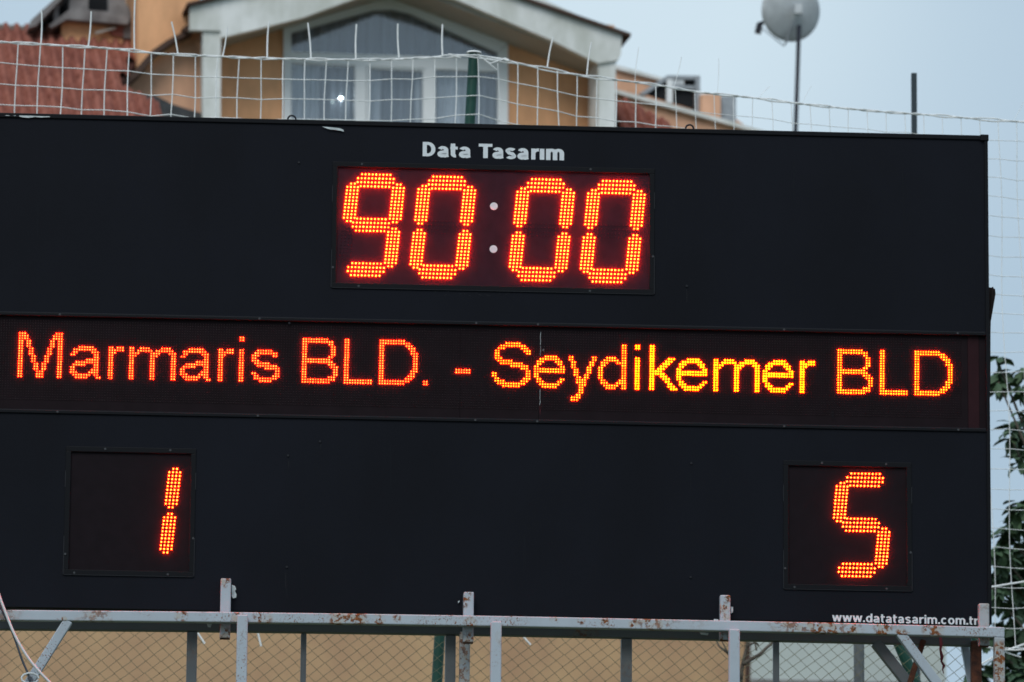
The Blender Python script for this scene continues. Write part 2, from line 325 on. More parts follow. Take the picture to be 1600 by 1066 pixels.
TEXT = [('M', -1.9030), ('a', -1.7020), ('r', -1.5553), ('m', -1.4755), ('a', -1.2780), ('r', -1.1318), ('i', -1.0518), ('s', -1.0030), ('B', -.8086), ('L', -.6454), ('D', -.5102), ('.', -.3384), ('-', -.2143),
        ('S', -.0718), ('e', .0913), ('y', .2254), ('d', .3406), ('i', .4836), ('k', .5407), ('e', .6457), ('m', .7902), ('e', .9822), ('r', 1.1272), ('B', 1.2734), ('L', 1.4404), ('D', 1.5760)]
lit = set()
for i, (ch, x0) in enumerate(TEXT):
    rows, off = FONT[ch]; mb = MB()
    mk = 'led_a' if i < 13 else ('led_b' if i in (13, 14, 15, 16, 23, 24, 25) else 'led_c'); big = {'led_a': .0024, 'led_b': .0026, 'led_c': .0034}[mk]
    for r_, row in enumerate(rows):
        for c in row.replace(' ', ''):
            k = int(c, 36); X, Z = x0+k*TP+(off+r_-8)*-.0001, TZ0-(off+r_)*TV
            mb.led(X, .010, Z, big, .0062); lit.add((round(X, 4), round(Z, 4)))
    nm = {'.': 'lit full stop', '-': 'lit dash'}.get(ch, 'lit letter '+ch)
    mb.build('led_letter', M[mk], sb, label=nm, kind='stuff')
# unlit grid behind the message
L = np.array(sorted(lit)); mb = MB()
for c in range(int((BX1-.09-BX0-.03)/TP)):
    X = BX0+.026+c*TP; near = L[np.abs(L[:, 0]-X) < .0075][:, 1]
    for r_ in range(32):
        Z = TZ0+5*TV-r_*TV
        if Z < SZ0+.006 or (len(near) and np.abs(near-Z).min() < .0075): continue
        mb.led(X, .010, Z, .0021, .004, 4)
mb.build('unlit_led_grid', M['unlit'], sb, kind='stuff')
# display windows and digits
DP, DV = .01385, .01364; SH = .092*DV/DP*1.0
SEG = {'A': ('h', 0, 13.0), 'G': ('h', 0, 0), 'D': ('h', 0, -13.0), 'F': ('v', -6.45, 6.45), 'B': ('v', 6.45, 6.45), 'E': ('v', -6.45, -6.45), 'C': ('v', 6.45, -6.45)}
def seg_dots(s):
    k, cx, cz = SEG[s]
    if k == 'h':
        for r_, n in ((1.74, 9), (.58, 11), (-.58, 11), (-1.74, 9)):
            for i in range(n): yield cx-.2+i-(n-1)/2, cz+r_
    else:
        for r_ in range(12):
            for c in ((-.5, .5) if r_ in (0, 11) else (-1.5, -.5, .5, 1.5)): yield cx+c, cz+5.5-r_
SEGS = {'9': 'ABCDFG', '0': 'ABCDEF', '1': 'BC', '5': 'AFGCD', '8': 'ABCDEFG'}
def digit(ch, cx, cz, mk, label):
    d = bpy.data.objects.new('digit', None); scene.collection.objects.link(d); d.parent = sb; d['label'] = label; d.empty_display_size = .05
    off = MB()
    for s in 'ABCDEFG':
        mb = MB() if s in SEGS[ch] else off
        for u, v in seg_dots(s):
            mb.led(cx+u*DP+v*DV*.092*1.02, .005, cz+v*DV, .0031 if s in SEGS[ch] else .0026, .0068 if s in SEGS[ch] else .003)
        if mb is not off: mb.build('lit_segment', M[mk], d)
    if off.v and mk == 'led_clock': off.build('unlit_segment', M['windowc' if mk == 'led_clock' else 'window'], d)
for wi, (a, b_, c, d) in enumerate(WIN):
    wbk = MB(); wbk.box((a, .005, c), (b_, .0205, d)); wnd = wbk.build('display_window', M['windowc' if wi == 0 else 'window'], sb, label=['clock window', 'home score window', 'away score window'][wi])
    for (p, q) in (((a, c), (b_, c+FR)), ((a, d-FR), (b_, d)), ((a, c+FR), (a+FR, d-FR)), ((b_-FR, c+FR), (b_, d-FR))):
        f = MB(); f.box((p[0], -.004, p[1]), (q[0], .0048, q[1])); bevel(f.build('window_frame', M['trim'], wnd), .0015)
    H = d-c
    def edge(p, q): e = MB(); e.box(p, q); e.build('edge_highlight', M['trim_edge'], wnd)  # thin lighter strips paint the edge highlights of the frame
    for x in (a-.0012, b_-.0016):
        edge((x, -.0052, c+.002), (x+.0028, -.0040, c+.30*H)); edge((x, -.0052, d-.32*H), (x+.0028, -.0040, d-.19*H))
    edge((a+.003, -.0051, c-.0012), (b_-.003, -.0040, c+.0010))
    for x, z in ((a+.3*(b_-a)*(.3 if wi == 0 else 1), d-.008), (b_-.2*(b_-a), d-.008), (a+.085*(b_-a), c+.008), (b_-.2*(b_-a), c+.008), (b_-.006, c+.3*H), (a+.006, c+.16*H)):
        s = link('screw', scr_me, wnd); s.location = (x, -.0042, z)
digit('9', -.5510, 5.4490+DZ, 'led_clock', 'glowing digit 9')
digit('0', -.2732, 5.4460+DZ, 'led_clock', 'glowing digit 0 left of the colon')
digit('0', .1130, 5.4445+DZ, 'led_clock', 'glowing digit 0 right of the colon')
digit('0', .3900, 5.4440+DZ, 'led_clock', 'glowing digit 0 at the right end of the clock')
digit('1', -1.3984, 4.3090+DZ, 'led_score', 'glowing digit 1 in the left score window')
digit('5', 1.3618, 4.3040+DZ, 'led_score', 'glowing digit 5 in the right score window')
for z in (5.5346, 5.3638):
    mb = MB(); mb.disc(-.0750, .0048, z+DZ, .0150, .0015, 24); mb.build('colon_dot', M['print'], sb)
# printed lettering ---------------------------------------------------
def arc(cx, cy, rx, ry, a0, a1, n=10): return [(cx+rx*math.cos(R(a0+(a1-a0)*i/n)), cy+ry*math.sin(R(a0+(a1-a0)*i/n))) for i in range(n+1)]
def strokes(ch, w, t, h):
    """grotesque letter as pen strokes in a box w wide, x-height 1; t vertical stem, h horizontal stem"""
    a, b = t/2, h/2
    if ch == 'ı': return [[(a, 0), (a, 1)]]
    if ch == 'i': return [[(a, 0), (a, 1)], [(a, 1.12), (a, 1.36)]]
    if ch == '.': return [[(a, 0), (a, .28)]]
    if ch == 'r': return [[(a, 0), (a, 1)], arc(w-.02, .52, w-.02-a, .50-b, 180, 84, 8)]
    if ch == 'm':
        g_ = (w-t)/2; q = []
        for k in (0, 1): q.append(arc(a+g_*(k+.5), .62, g_/2, .40-b, 180, 0, 12)+[(a+g_*(k+1), 0)])
        return [[(a, 0), (a, 1)]]+q
    if ch == 'a': return [arc(.47*w, .66, .47*w-a, .36-b, 158, 0, 12)+[(w-a-.05*w, .66), (w-a-.05*w, .14), (w-a, 0)][1:], arc(.40*w, .29, .40*w-a, .31-b, 0, 360, 22)+[(.8*w-a, .36)], [(.40*w, .60-b), (w-a-.05*w, .64-b)]]
    if ch == 's': return [arc(.5*w, .74, .5*w-a, .28-b, 22, 190, 12)+[(.34*w, .545), (.66*w, .455)]+arc(.5*w, .26, .5*w-a, .28-b, 10, -158, 12)]
    if ch == 't': return [[(.36*w, 1.28), (.36*w, .30)]+arc(.36*w+.34*w, .30, .34*w, .32-b, 180, 280, 8), [(0, 1-b), (w, 1-b)]]
    if ch == 'T': return [[(w/2, 0), (w/2, 1.32-h*.5)], [(0, 1.32-b), (w, 1.32-b)]]
    if ch == 'D': return [[(a, 0), (a, 1.32)], [(a, 1.32-b), (.42*w, 1.32-b)]+arc(.42*w, .66, .58*w-a, .66-b, 90, -90, 20)+[(a, b)]]
    if ch == 'o': return [arc(w/2, .5, w/2-a, .52-b, 0, 360, 26)]
    if ch == 'c': return [arc(w/2, .5, w/2-a, .52-b, 42, 318, 22)]
    if ch == 'd': return [arc(w/2-.02, .5, w/2-a-.02, .52-b, 0, 360, 26), [(w-a, 0), (w-a, 1.36)]]
    if ch == 'w':
        return [[(a*.8, 1), (w*.27, 0)], [(w*.27, 0), (w*.5, 1)], [(w*.5, 1), (w*.73, 0)], [(w*.73, 0), (w-a*.8, 1)]]
WID = {'ı': .34, 'i': .34, '.': .34, 'r': .66, 'm': 1.5, 'a': .96, 's': .9, 't': .62, 'T': 1.12, 'D': 1.16, 'o': 1.0, 'c': .94, 'd': 1.0, 'w': 1.42}
def put_glyph(ch, x0, x1, z0, z1, t=.375, h=.27, y=-.0006):
    w_ = WID[ch] if ch not in 'ıi.' else t; mb = MB(); L_ = strokes(ch, w_, t, h); top = 1.32 if ch in 'TD' else 1.36 if ch in 'di' else 1.28 if ch == 't' else .28 if ch == '.' else 1.0
    sx = (x1-x0)/w_; sz = (z1-z0)/top
    for k, pts in enumerate(L_):
        pts = [p for i, p in enumerate(pts) if i == 0 or (abs(p[0]-pts[i-1][0])+abs(p[1]-pts[i-1][1])) > 1e-5]
        closed = len(pts) > 4 and abs(pts[0][0]-pts[-1][0])+abs(pts[0][1]-pts[-1][1]) < 1e-4
        lr = []
        for i, p in enumerate(pts):
            pa_ = pts[i-1] if i else (pts[-2] if closed else p); pb_ = pts[i+1] if i < len(pts)-1 else (pts[1] if closed else p)
            dx, dy = pb_[0]-pa_[0], pb_[1]-pa_[1]; l = math.hypot(dx, dy); nx, ny = -dy/l, dx/l
            f = 1/max(.7, math.sqrt(max(0, (1+((p[0]-pa_[0])*(pb_[0]-p[0])+(p[1]-pa_[1])*(pb_[1]-p[1]))/max(1e-9, math.hypot(p[0]-pa_[0], p[1]-pa_[1])*math.hypot(pb_[0]-p[0], pb_[1]-p[1])))/2))) if 0 < i < len(pts)-1 else 1
            if ch == 'w': ox, oy = t*.52, 0
            else: ox, oy = nx*t/2*f, ny*h/2*f
            lr.append(((p[0]-ox, p[1]-oy), (p[0]+ox, p[1]+oy)))
        yy = y-.00012*k; vs_ = [(x0+q[0]*sx, yy, z0+q[1]*sz) for pr in lr for q in pr]
        mb.add(vs_, [(2*i, 2*i+1, 2*i+3, 2*i+2) for i in range(len(pts)-1)])
    mb.build('printed_letter', M['print'], sb, label='printed letter '+ch)
def P0(px, py): q = at(px, py, 0); return q.x, q.z
for ch, a, b_, t, bt in [('D', 127, 247, 75, 212), ('a', 268, 378, 116, 220), ('t', 392, 462, 90, 221), ('a', 475, 588, 121, 226), ('T', 665, 795, 92, 229), ('a', 797, 905, 128, 233), ('s', 922, 1025, 132, 237),
                        ('a', 1037, 1147, 136, 242), ('r', 1170, 1240, 138, 243), ('ı', 1252, 1295, 140, 245), ('m', 1312, 1485, 142, 249)]:
    x0, _ = P0(640+a/6.154, 210+t/6.154); x1, _ = P0(640+b_/6.154, 210+bt/6.154)
    _, zt = P0(640+(a+b_)/2/6.154, 210+t/6.154); _, zb = P0(640+(a+b_)/2/6.154, 210+bt/6.154)
    put_glyph(ch, x0, x1, zb, zt)
url = 'www.datatasarim.com.tr'; tU, hU, gap = .29, .22, .15
ws = [WID[c] if c not in 'ıi.' else tU for c in url]; tot = sum(ws)+gap*(len(url)-1); xa, _ = P0(1290+65/6.154, 972); xb, _ = P0(1290+1470/6.154, 977); k = (xb-xa)/tot
x = xa; xh = .0250
for c, w_ in zip(url, ws):
    f_ = (x-xa)/(xb-xa); px_ = 1300.6+f_*228; _, zb = P0(px_, 971.2+f_*5.6); top = 1.36 if c in 'di' else 1.28 if c == 't' else .28 if c == '.' else 1.0
    put_glyph(c, x, x+w_*k, zb, zb+top*xh, tU, hU); x += (w_+gap)*k
# torn white film on the top edge, crack in the strip, scuffs
def ragged(pts, y, name='peeling_film', m='tape', parent=sb):
    f = MB(); f.prism([P0(*p) for p in pts], y-.0008, y); return f.build(name, M[m], parent)
ragged([(503, 198.5), (514, 199.5), (530, 201), (536.5, 203.5), (537, 206.5), (531, 204.8), (522, 203.6), (516, 203.2), (508, 200.6)], -.0065)
ragged([(30, 181.3), (38, 181.5), (47, 181.6), (60, 182.2), (78, 182.6), (78, 183.8), (64, 184.4), (55, 183.6), (45, 184.9), (36, 184.3), (30, 182.8)], -.0065)
ragged([(8, 180.8), (13, 180.9), (16, 181.8), (10, 181.6)], -.0065); ragged([(20, 181.0), (25, 181.3), (24, 182.2)], -.0065)
ck = MB()
def crack(pts, wd):
    for (a, b_) in zip(pts, pts[1:]):
        p, q = at(*a, .0095), at(*b_, .0095); ck.bar(p, q, wd*.65, .0006)
crack([(844.8, 519), (844.2, 528), (844.8, 533), (844.3, 539)], .0022); crack([(844.5, 541), (844.2, 556)], .0012)
crack([(846.5, 548), (849.5, 545.5), (850.5, 551)], .001); crack([(844, 608), (843.6, 622), (844.2, 627), (843.2, 633)], .0018)
ck.build('crack', M['tape'], sb)
rw = MB()
for a, b_ in (((843.4, 634), (843.9, 648)), ((844.6, 640), (844.2, 645))): rw.bar(at(*a, .0095), at(*b_, .0095), .0016, .0006)
rw.build('crack', M['red'], sb)
random.seed(3); sf = MB()
for _ in range(26):
    px = random.gauss(750, 38); py = 459.5+(px-750)*.018+random.gauss(0, 2); P = at(px, py, 0)
    sf.bar(P+Vector((0, -.0005, 0)), P+Vector((random.uniform(.002, .01), -.0005, random.gauss(0, .0015))), .0012, .0004)
for px, py, ln in ((446, 895, .06), (1073, 452, .05), (451, 720, .03), (501, 694, .02)):
    P = at(px, py, 0); sf.bar(P+Vector((0, -.0005, 0)), P+Vector((.001, -.0005, -ln)), .0012, .0004)
sf.build('scuff', M['trim_edge'], sb, kind='stuff')
random.seed(12); ds_ = MB()
for px, y0, y1 in ((466, 262, 330), (449, 716, 790), (447, 890, 938), (1040, 300, 420), (1300, 640, 655), (1079, 728, 800), (300, 230, 300), (905, 700, 760), (655, 520, 522), (1240, 240, 330), (160, 560, 562), (820, 830, 900), (1410, 240, 380), (60, 300, 420), (610, 690, 770)):
    P = at(px, y0, 0); Q = at(px, y1, 0); Q.x = P.x+.002
    for k_ in range(3): ds_.bar(P+Vector((random.gauss(0, .003), -.0003-.0001*k_, -random.uniform(0, .3)*(P.z-Q.z))), Q+Vector((random.gauss(0, .003), -.0003-.0001*k_, random.uniform(0, .4)*(P.z-Q.z))), random.uniform(.0008, .002), .0002)
ds_.build('dust_streak', mat('dust_film', (.0095, .0115, .016), .8, .1), sb, kind='stuff')
# lifting eyes on top, latch plate on the right side
for px, py in ((456, 184.5), (1077.5, 202.5)):
    c = at(px, py, .05); c.z = BZ1+.013; e = MB(); e.tube([c+Vector((.0155*math.cos(t), .0, .0155*math.sin(t))) for t in [2*math.pi*i/20 for i in range(21)]], .0036, 8, False)
    e.tube([c+Vector((0, 0, -.012)), c+Vector((0, 0, -.017))], .006, 8); e.build('lifting_eye', M['trim_edge'], sb, smooth=True)
lp = MB(); lp.prism([P0(1544, 446), (P0(1550, 447)), P0(1556.5, 449), P0(1557.5, 457), P0(1553.5, 480), P0(1550, 500), P0(1549.5, 523), P0(1549.5, 599), P0(1545, 601)], .03, .075)
lp.build('latch_plate', M['iron'], sb)
lp = MB(); lp.bar(at(1551, 449, .028), at(1547.5, 497, .028), .006, .01); lp.build('latch_bar', M['iron'], sb)
# power lead boss / small plastic blobs near stubs
# ================================================================== SUPPORT FRAME
sf = thing('support_frame', 'rust spotted grey steel tube frame carrying the black scoreboard', 'steel frame')
T = .040
def tube(name, a, b_, m='tube', side=None, t=T, label=None, par=sf):
    mb = MB(); mb.bar(a, b_, t, t, side); o = mb.build(name, M[m], par)
    if label: o['label'] = label
    return bevel(o, .004, 2)
YF, YS, YR = -.075, -.027, .165
zc = lambda pl, pr: None
RP = [at(*q, YF) for q in ((-70, 960.8), (10, 962.2), (280, 964.6), (540, 967.8), (800, 972), (1060, 977.3), (1320, 982.8), (1568.5, 989.3))]
def rail_z(x):
    for a, b_ in zip(RP, RP[1:]):
        if x <= b_.x or b_ is RP[-1]: return a.z+(b_.z-a.z)*(x-a.x)/(b_.x-a.x)
def bowed(name, P, m, yy=None):
    mb = MB(); h = T/2; vs_ = []
    for p in P:
        y_ = p.y if yy is None else yy
        vs_ += [(p.x, y_-h, p.z-h), (p.x, y_-h, p.z+h), (p.x, y_+h, p.z+h), (p.x, y_+h, p.z-h)]
    n_ = len(P); mb.add(vs_, [(4*i+k, 4*i+(k+1) % 4, 4*i+4+(k+1) % 4, 4*i+4+k) for i in range(n_-1) for k in range(4)]+[(3, 2, 1, 0), (4*n_-4, 4*n_-3, 4*n_-2, 4*n_-1)])
    bevel(mb.build(name, M[m], sf), .004, 2)
bowed('front_rail', RP, 'rail')
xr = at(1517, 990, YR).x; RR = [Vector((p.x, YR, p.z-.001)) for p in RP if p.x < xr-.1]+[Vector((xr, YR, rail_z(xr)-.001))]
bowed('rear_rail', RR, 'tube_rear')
for px in (1560.5,):
    x = at(px, 1000, YF).x; M['endpost'] = rusty('end_post_paint', (.34, .38, .41), .7, 2.2, .56, [(x+.004, at(px, q, YF).z, .045) for q in (1018, 1032, 1046, 1060, 1075)], YF-.02)
    tube('front_post', (x, YF-.003, 0), (x, YF-.003, rail_z(x)-.0203), 'endpost', (1, 0, 0))
for px, m in ((378.5, 'tube'), (775, 'tube'), (1147, 'tube')):
    x = at(px, 985, YF-.041).x; up = {378.5: .004, 775: -.008, 1147: -.019}[px]
    tube('front_post', (x, YF-.0415, 0), (x, YF-.0415, rail_z(x)+up), m, (1, 0, 0), t=.041)
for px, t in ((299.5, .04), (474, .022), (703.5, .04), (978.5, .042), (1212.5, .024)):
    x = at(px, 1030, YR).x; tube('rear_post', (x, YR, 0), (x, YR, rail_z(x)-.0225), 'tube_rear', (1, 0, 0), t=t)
x = at(1525, 1030, YR-.02).x; tube('rear_post', (x, YR-.02, 0), (x, YR-.02, rail_z(x)-.002), 'rust', (1, 0, 0), label='brown rusty rear post')
x = at(726, 1030, YS+.1).x; tube('rear_post', (x-.002, YS+.11, 0), (x, YS+.11, rail_z(x)-.02), 'tube2', (1, 0, 0), label='rust streaked inner post')
# stub uprights clasping the board
for (px, top, bot, m, st) in ((353, 905, 998, 'stub', 1), (732, 926, 1004.5, 'stub', 1), (1132.5, 931, 1001, 'stub', 0), (1536.5, 944, 1010, 'tube2', 1)):
    a = at(px, bot, YS); b_ = at(px, top, YS); a.x = b_.x; tube('clamp_upright', a, b_, m, (1, 0, 0), label={353: 'left clamp upright', 1536.5: 'rusty right clamp upright'}.get(px, 'clamp upright'))
    mb = MB(); mb.box((a.x-.019, YS-.019, a.z-.0015), (a.x+.019, YS+.019, a.z-.0005)); mb.build('tube_end', M['rust'], sf)
# weld tabs and paint blobs
for pts, y in (([(362, 914), (367, 916), (369, 921), (367, 924), (369.5, 929), (369, 934), (364, 935.5), (362, 932)], -.004), ([(1141.5, 948), (1145.5, 949), (1145, 957), (1142, 959)], -.004), ([(334, 956.2), (343, 956.2), (343, 958), (334, 958)], -.03),
               ([(1115, 967.5), (1122, 968), (1122, 971.5), (1116, 971)], -.03), ([(715.5, 940), (718.5, 938.5), (717.5, 941), (716, 943)], -.004), ([(1093, 988), (1107, 989.3), (1106, 993), (1095, 991.5)], -.04),
               ([(323, 974.6), (331, 975), (329, 980.5), (325, 980)], -.04)):
    f = MB(); f.prism([(at(*p, y).x, at(*p, y).z) for p in pts], y-.004, y); f.build('weld_tab', M['tape'], sf)
def brace(a, ya, b_, yb, m, t=.036): tube('brace', at(*a, ya), at(*b_, yb), m, t=t)
brace((107, 970), YF, (20, 1107), YF+.02, 'tube')
brace((1405.5, 989), YF, (1500, 1117), YF+.02, 'tube')
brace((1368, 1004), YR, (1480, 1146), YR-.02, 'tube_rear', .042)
brace((1443, 1000), .14, (1409, 1106), .14, 'rust', .022)
brace((1507, 1008), YR+.05, (1528, 1120), YR+.03, 'tube', .03)
o = MB(); o.tube([at(47, 1060, YF-.03)+Vector((.03*math.cos(t)*1.1, 0, .02*math.sin(t))) for t in [i*.6 for i in range(11)]], .004, 6); o.build('wire_loop', M['cable'], sf)
# ------------------------------------------------------------------ cables and ribbon
def spline(pts, n=8):
    out_ = []
    P = [pts[0]]+list(pts)+[pts[-1]]
    for i in range(1, len(P)-2):
        for k in range(n):
            t = k/n; p0, p1, p2, p3 = P[i-1], P[i], P[i+1], P[i+2]
            out_.append(.5*((2*p1)+(p2-p0)*t+(2*p0-5*p1+4*p2-p3)*t*t+(3*p1-p0-3*p2+p3)*t*t*t))
    return out_+[P[-2]]
c = MB(); c.tube(spline([at(-60, 820, -.2), at(-12, 905, -.16), at(4, 945, -.15), at(22, 990, -.15), at(42, 1025, -.15), at(62, 1050, -.15), at(90, 1080, -.15), at(150, 1150, -.2), at(260, 1700, -.2)]), .0052, 8)
o = c.build('white_cable', M['cable'], smooth=True); o['label'] = 'white cable hanging in a curve across the left end of the frame'; o['category'] = 'cable'
c = MB(); c.tube(spline([at(-5, 935, -.14), at(6, 960, -.13), at(20, 990, -.10), at(34, 1030, -.10), at(46, 1062, -.10), at(50, 1110, -.10), at(50, 1600, -.10)]), .0042, 8)
o = c.build('grey_cable', M['cable2'], smooth=True); o['label'] = 'thin dark grey cable beside the white one at the left end'; o['category'] = 'cable'
c = MB(); q = [(1469, 994, 4), (1470.5, 1006, 5), (1469.5, 1016, 3.5), (1472, 1026, 5.5), (1471, 1034, 3), (1475, 1040, 4.5), (1473, 1046, 2), (1474.5, 1053, 1)]
for (a, b_) in zip(q, q[1:]):
    p0, p1 = at(a[0], a[1], .02), at(b_[0], b_[1], .02); s_ = .00243/2
    c.add([p0-Vector((a[2]*s_, 0, 0)), p0+Vector((a[2]*s_, 0, 0)), p1+Vector((b_[2]*s_, 0, 0)), p1-Vector((b_[2]*s_, 0, 0)), p0-Vector((a[2]*s_, -.003, 0)), p0+Vector((a[2]*s_, .003, 0)), p1+Vector((b_[2]*s_, .003, 0)), p1-Vector((b_[2]*s_, -.003, 0))],
          [(0, 3, 2, 1), (4, 5, 6, 7), (0, 1, 5, 4), (1, 2, 6, 5), (2, 3, 7, 6), (3, 0, 4, 7)])
o = c.build('ribbon', M['red']); o['label'] = 'torn dark red ribbon dangling from the right end of the rail'; o['category'] = 'ribbon'

# ================================================================== NET FENCE BEHIND THE BOARD
nf = thing('ball_net', 'white square mesh ball net strung on a leaning green post behind the scoreboard', 'net')
XP = at(738, 110, 3.9).x
def netY(x): return 3.9+(x-XP)*math.tan(R(10.5)) if x < XP else 3.9+(x-XP)*math.tan(R(19.5))
def on_net(px, py):
    Y = 3.9
    for _ in range(8): Y = netY(at(px, py, Y).x)
    return at(px, py, Y)
rope = [(-120, 55), (-60, 60), (0, 65), (60, 69), (100, 72), (150, 75), (200, 79), (250, 85), (300, 87), (350, 89), (400, 91), (460, 92), (520, 92.5), (570, 93), (620, 92), (680, 88.5), (738, 85), (790, 95), (850, 107), (912, 119), (962, 125), (1020, 132), (1092, 144), (1175, 152), (1245, 161), (1310, 168), (1380, 175), (1450, 180), (1520, 185.5), (1575, 189), (1640, 192), (1720, 196)]
rp = [on_net(*q) for q in rope]
def rope_z(x):
    for a, b_ in zip(rp, rp[1:]):
        if a.x <= x <= b_.x: return a.z+(b_.z-a.z)*(x-a.x)/(b_.x-a.x)
    return rp[0].z if x < rp[0].x else rp[-1].z
xs = np.arange(rp[0].x, rp[-1].x, .035); ro = MB()
for ph in (0, math.pi):
    ro.tube([Vector((x, netY(x)+.004*math.sin(x*70+ph), rope_z(x)+.0036*math.sin(x*26+ph)+(.004*math.sin(x*3.1) if ph else -.006*max(0, math.sin(x*2.3+1))))) for x in xs], .0036, 5)
ro.build('top_rope', M['net'], nf)
vx = []; x = at(26.5, 120, netY(at(26.5, 120, 3.7).x)).x-.4
while x < rp[-1].x-.05:
    vx.append(x); x += .1004 if x < XP else .0948
random.seed(11)
nrow = 28; dzc = .0945
ph = [random.uniform(0, 6) for _ in vx]
tauten = lambda x, k: .018*math.exp(-((x-XP)/.16)**2)*max(0, 1-k*.4)
G = [[Vector((x+.006*math.sin(ph[i]+k*.55)*min(1, k*.5)+(.0035*k if x > XP else -.0018*k)*.6, netY(x)+.02*math.sin(ph[i]*2+k*.4)*min(1, k*.4), rope_z(x)-(.098+(k-1)*dzc if k else 0)-tauten(x, k)*0+.004*math.sin(ph[i]*3+k))) for k in range(nrow)] for i, x in enumerate(vx)]
nm = MB()
for i in range(len(vx)): nm.tube(G[i], .0026 if vx[i] < XP+.9 else .0018, 4, False)
for k in range(1, nrow): nm.tube([G[i][k] for i in range(len(vx))], [.0023 if x < XP+.9 else .0016 for x in vx], 4, False)
nm.build('netting', M['net'], nf, kind='stuff')
# bottom cord of the net
bc = MB(); bc.tube([G[i][nrow-1]+Vector((0, 0, -.01*math.sin(i))) for i in range(len(vx))], .004, 5); bc.tube([on_net(1500, 921), on_net(1550, 917), on_net(1600, 909), on_net(1700, 905)], .0045, 5); bc.build('bottom_cord', M['net'], nf)
cr_ = MB(); cr_.tube([on_net(1530, 1040), on_net(1568, 1018), on_net(1600, 1007), on_net(1660, 1000)], .005, 5); cr_.tube([on_net(1566, 1018), on_net(1595, 1027)], .004, 5); cr_.build('loose_cord', M['net'], nf)
# loose cord ends standing above the rope and hanging below
wh = [(65, 15, 64, 68, 3.6), (142.5, 18, 138, 73, 3.8), (211, -6, 210, 80, 3.8), (268, 34, 278, 84, 3.6), (355, 43, 348, 88, 3.4), (420, 34, 417.5, 91, 4.2), (481, 36, 486, 92, 4.2), (557, 38, 556, 92, 4.2), (621.5, 37, 623.5, 91, 4.2), (691.5, 38, 691.5, 88, 4.4),
      (864, 58, 855, 106, 3.6), (924, 66, 917, 117, 3.6), (998, 74, 992, 128, 2.2), (1065, 89, 1053, 136, 2.2), (1123, 92, 1121, 146, 2.0), (1203, 135, 1186, 152, 1.6), (1268, 134, 1254, 161, 1.4), (1600, 158, 1585, 186, 1.6)]
for x0, y0, x1, y1, r_ in wh:
    a = on_net(x1, y1); b_ = on_net(x0, y0); m_ = (a+b_)/2+Vector((.0025*random.choice((-1, 1)), .004, 0)); t = MB(); t.tube(spline([a, m_, b_], 5), r_*(.00095 if x0 < 930 else .0006), 6); t.build('loose_cord_end', M['net'], nf)
for x0, y0, x1, y1 in ((306, 985, 320, 1006), (402, 985, 408, 1010), (815, 992, 829, 1008)):
    t = MB(); t.tube([at(x0, y0, 3.2), at(x1, y1, 3.2)], .0048, 6); t.build('loose_cord_end', M['net'], nf)
# post with cap, knotted ropes
pt = at(740.5, 84, 3.93); pb = at(686, 1010, 3.93); d = (pb-pt)/(pt.z-pb.z)
foot = pt+d*(pt.z)
p_ = MB(); p_.tube([foot, pt], .0245, 16); p_.build('post', M['green'], nf, smooth=False)
p_ = MB(); top = pt+Vector((0, 0, .002)); p_.tube([top, top+Vector((0, 0, .006)), top+Vector((0, 0, .012))], [.036, .033, .008], 16); p_.build('post_cap', M['net'], nf)
kn = MB()
for a, b_ in (((700, 87), (738, 92)), ((738, 92), (770, 97)), ((745, 88), (782, 96)), ((748, 90), (776, 112)), ((764, 102), (790, 94)), ((765, 102), (752, 92)), ((788, 94), (806, 102)), ((720, 93), (700, 88))): kn.tube([on_net(*a)-Vector((0, .03, 0)), on_net(*b_)-Vector((0, .03, 0))], .003, 5)
kn.tube([on_net(790, 95)+Vector((-.012, -.03, 0)), on_net(790, 95)+Vector((.012, -.03, -.008))], .008, 6)
kn.build('knotted_cord', M['net'], nf)
# chain link fence
cl = thing('chain_link_fence', 'olive chain link fence with diamond mesh below the scoreboard', 'fence')
wm = MB(); yc = 3.35; xa, xb = at(-120, 1000, yc).x, at(1530, 1000, yc).x; pw = .0658; zt, zb_ = 4.9+.2, 0.05; hz = .0560
ztop = at(800, 940, yc).z
n = int((xb-xa)/pw)+1; zlo = at(800, 1150, yc).z
steps = int((ztop-zlo)/(hz/2))
for i in range(n):
    for sgn in (1, -1):
        pts = []
        for k in range(steps+1):
            z = ztop-k*hz/2; off = (k % 2)*pw/2*sgn; pts.append(Vector((xa+i*pw+off+.0022*math.sin(i*1.7+k*.9)-.035*k*.1, yc+.002*sgn*(1 if k % 2 else -1)+.015*math.sin(i*.3), z+.002*math.sin(i*.37+k)+.02*math.sin(i*.045))))
        wm.tube(pts, .0018, 4, False)
wm.build('diamond_mesh', M['link'], cl, kind='stuff')
for px in (-110, 1342.5, 1522):
    x = at(px, 1000, yc+.03).x; p_ = MB(); p_.tube([(x, yc+.04, 0), (x, yc+.04, ztop+.1)], .024, 12); p_.build('post', M['tube_rear' if px == 1342.5 else 'green'], cl)
p_ = MB(); p_.tube([(xa, yc, ztop), (xb, yc, ztop)], .004, 6); p_.build('tension_wire', M['link'], cl)
pa, pbm = at(1398, 990, 3.6), at(1440, 1090, 3.6); p_ = MB(); p_.tube([pa, pa+(pbm-pa)*3], .026, 12); p_.build('leaning_strut', M['green'], cl)

# ================================================================== HOUSE BEHIND
TH = R(6.5); HF = Frame(at(620, 95, 80), TH)
hs_ = thing('gabled_house', 'orange house with a white gabled balcony and a big white framed window, behind the net', 'house')
def poly(px, w=0): return [HF.loc(*p, w) for p in px]
def hp(name, pxs, w0, w1, m, par=hs_, wl=None, **t):
    f = MB(); f.prism(poly(pxs, w0 if wl is None else wl), w0, w1, HF); return f.build(name, M[m], par, **t)
WW = 1.15
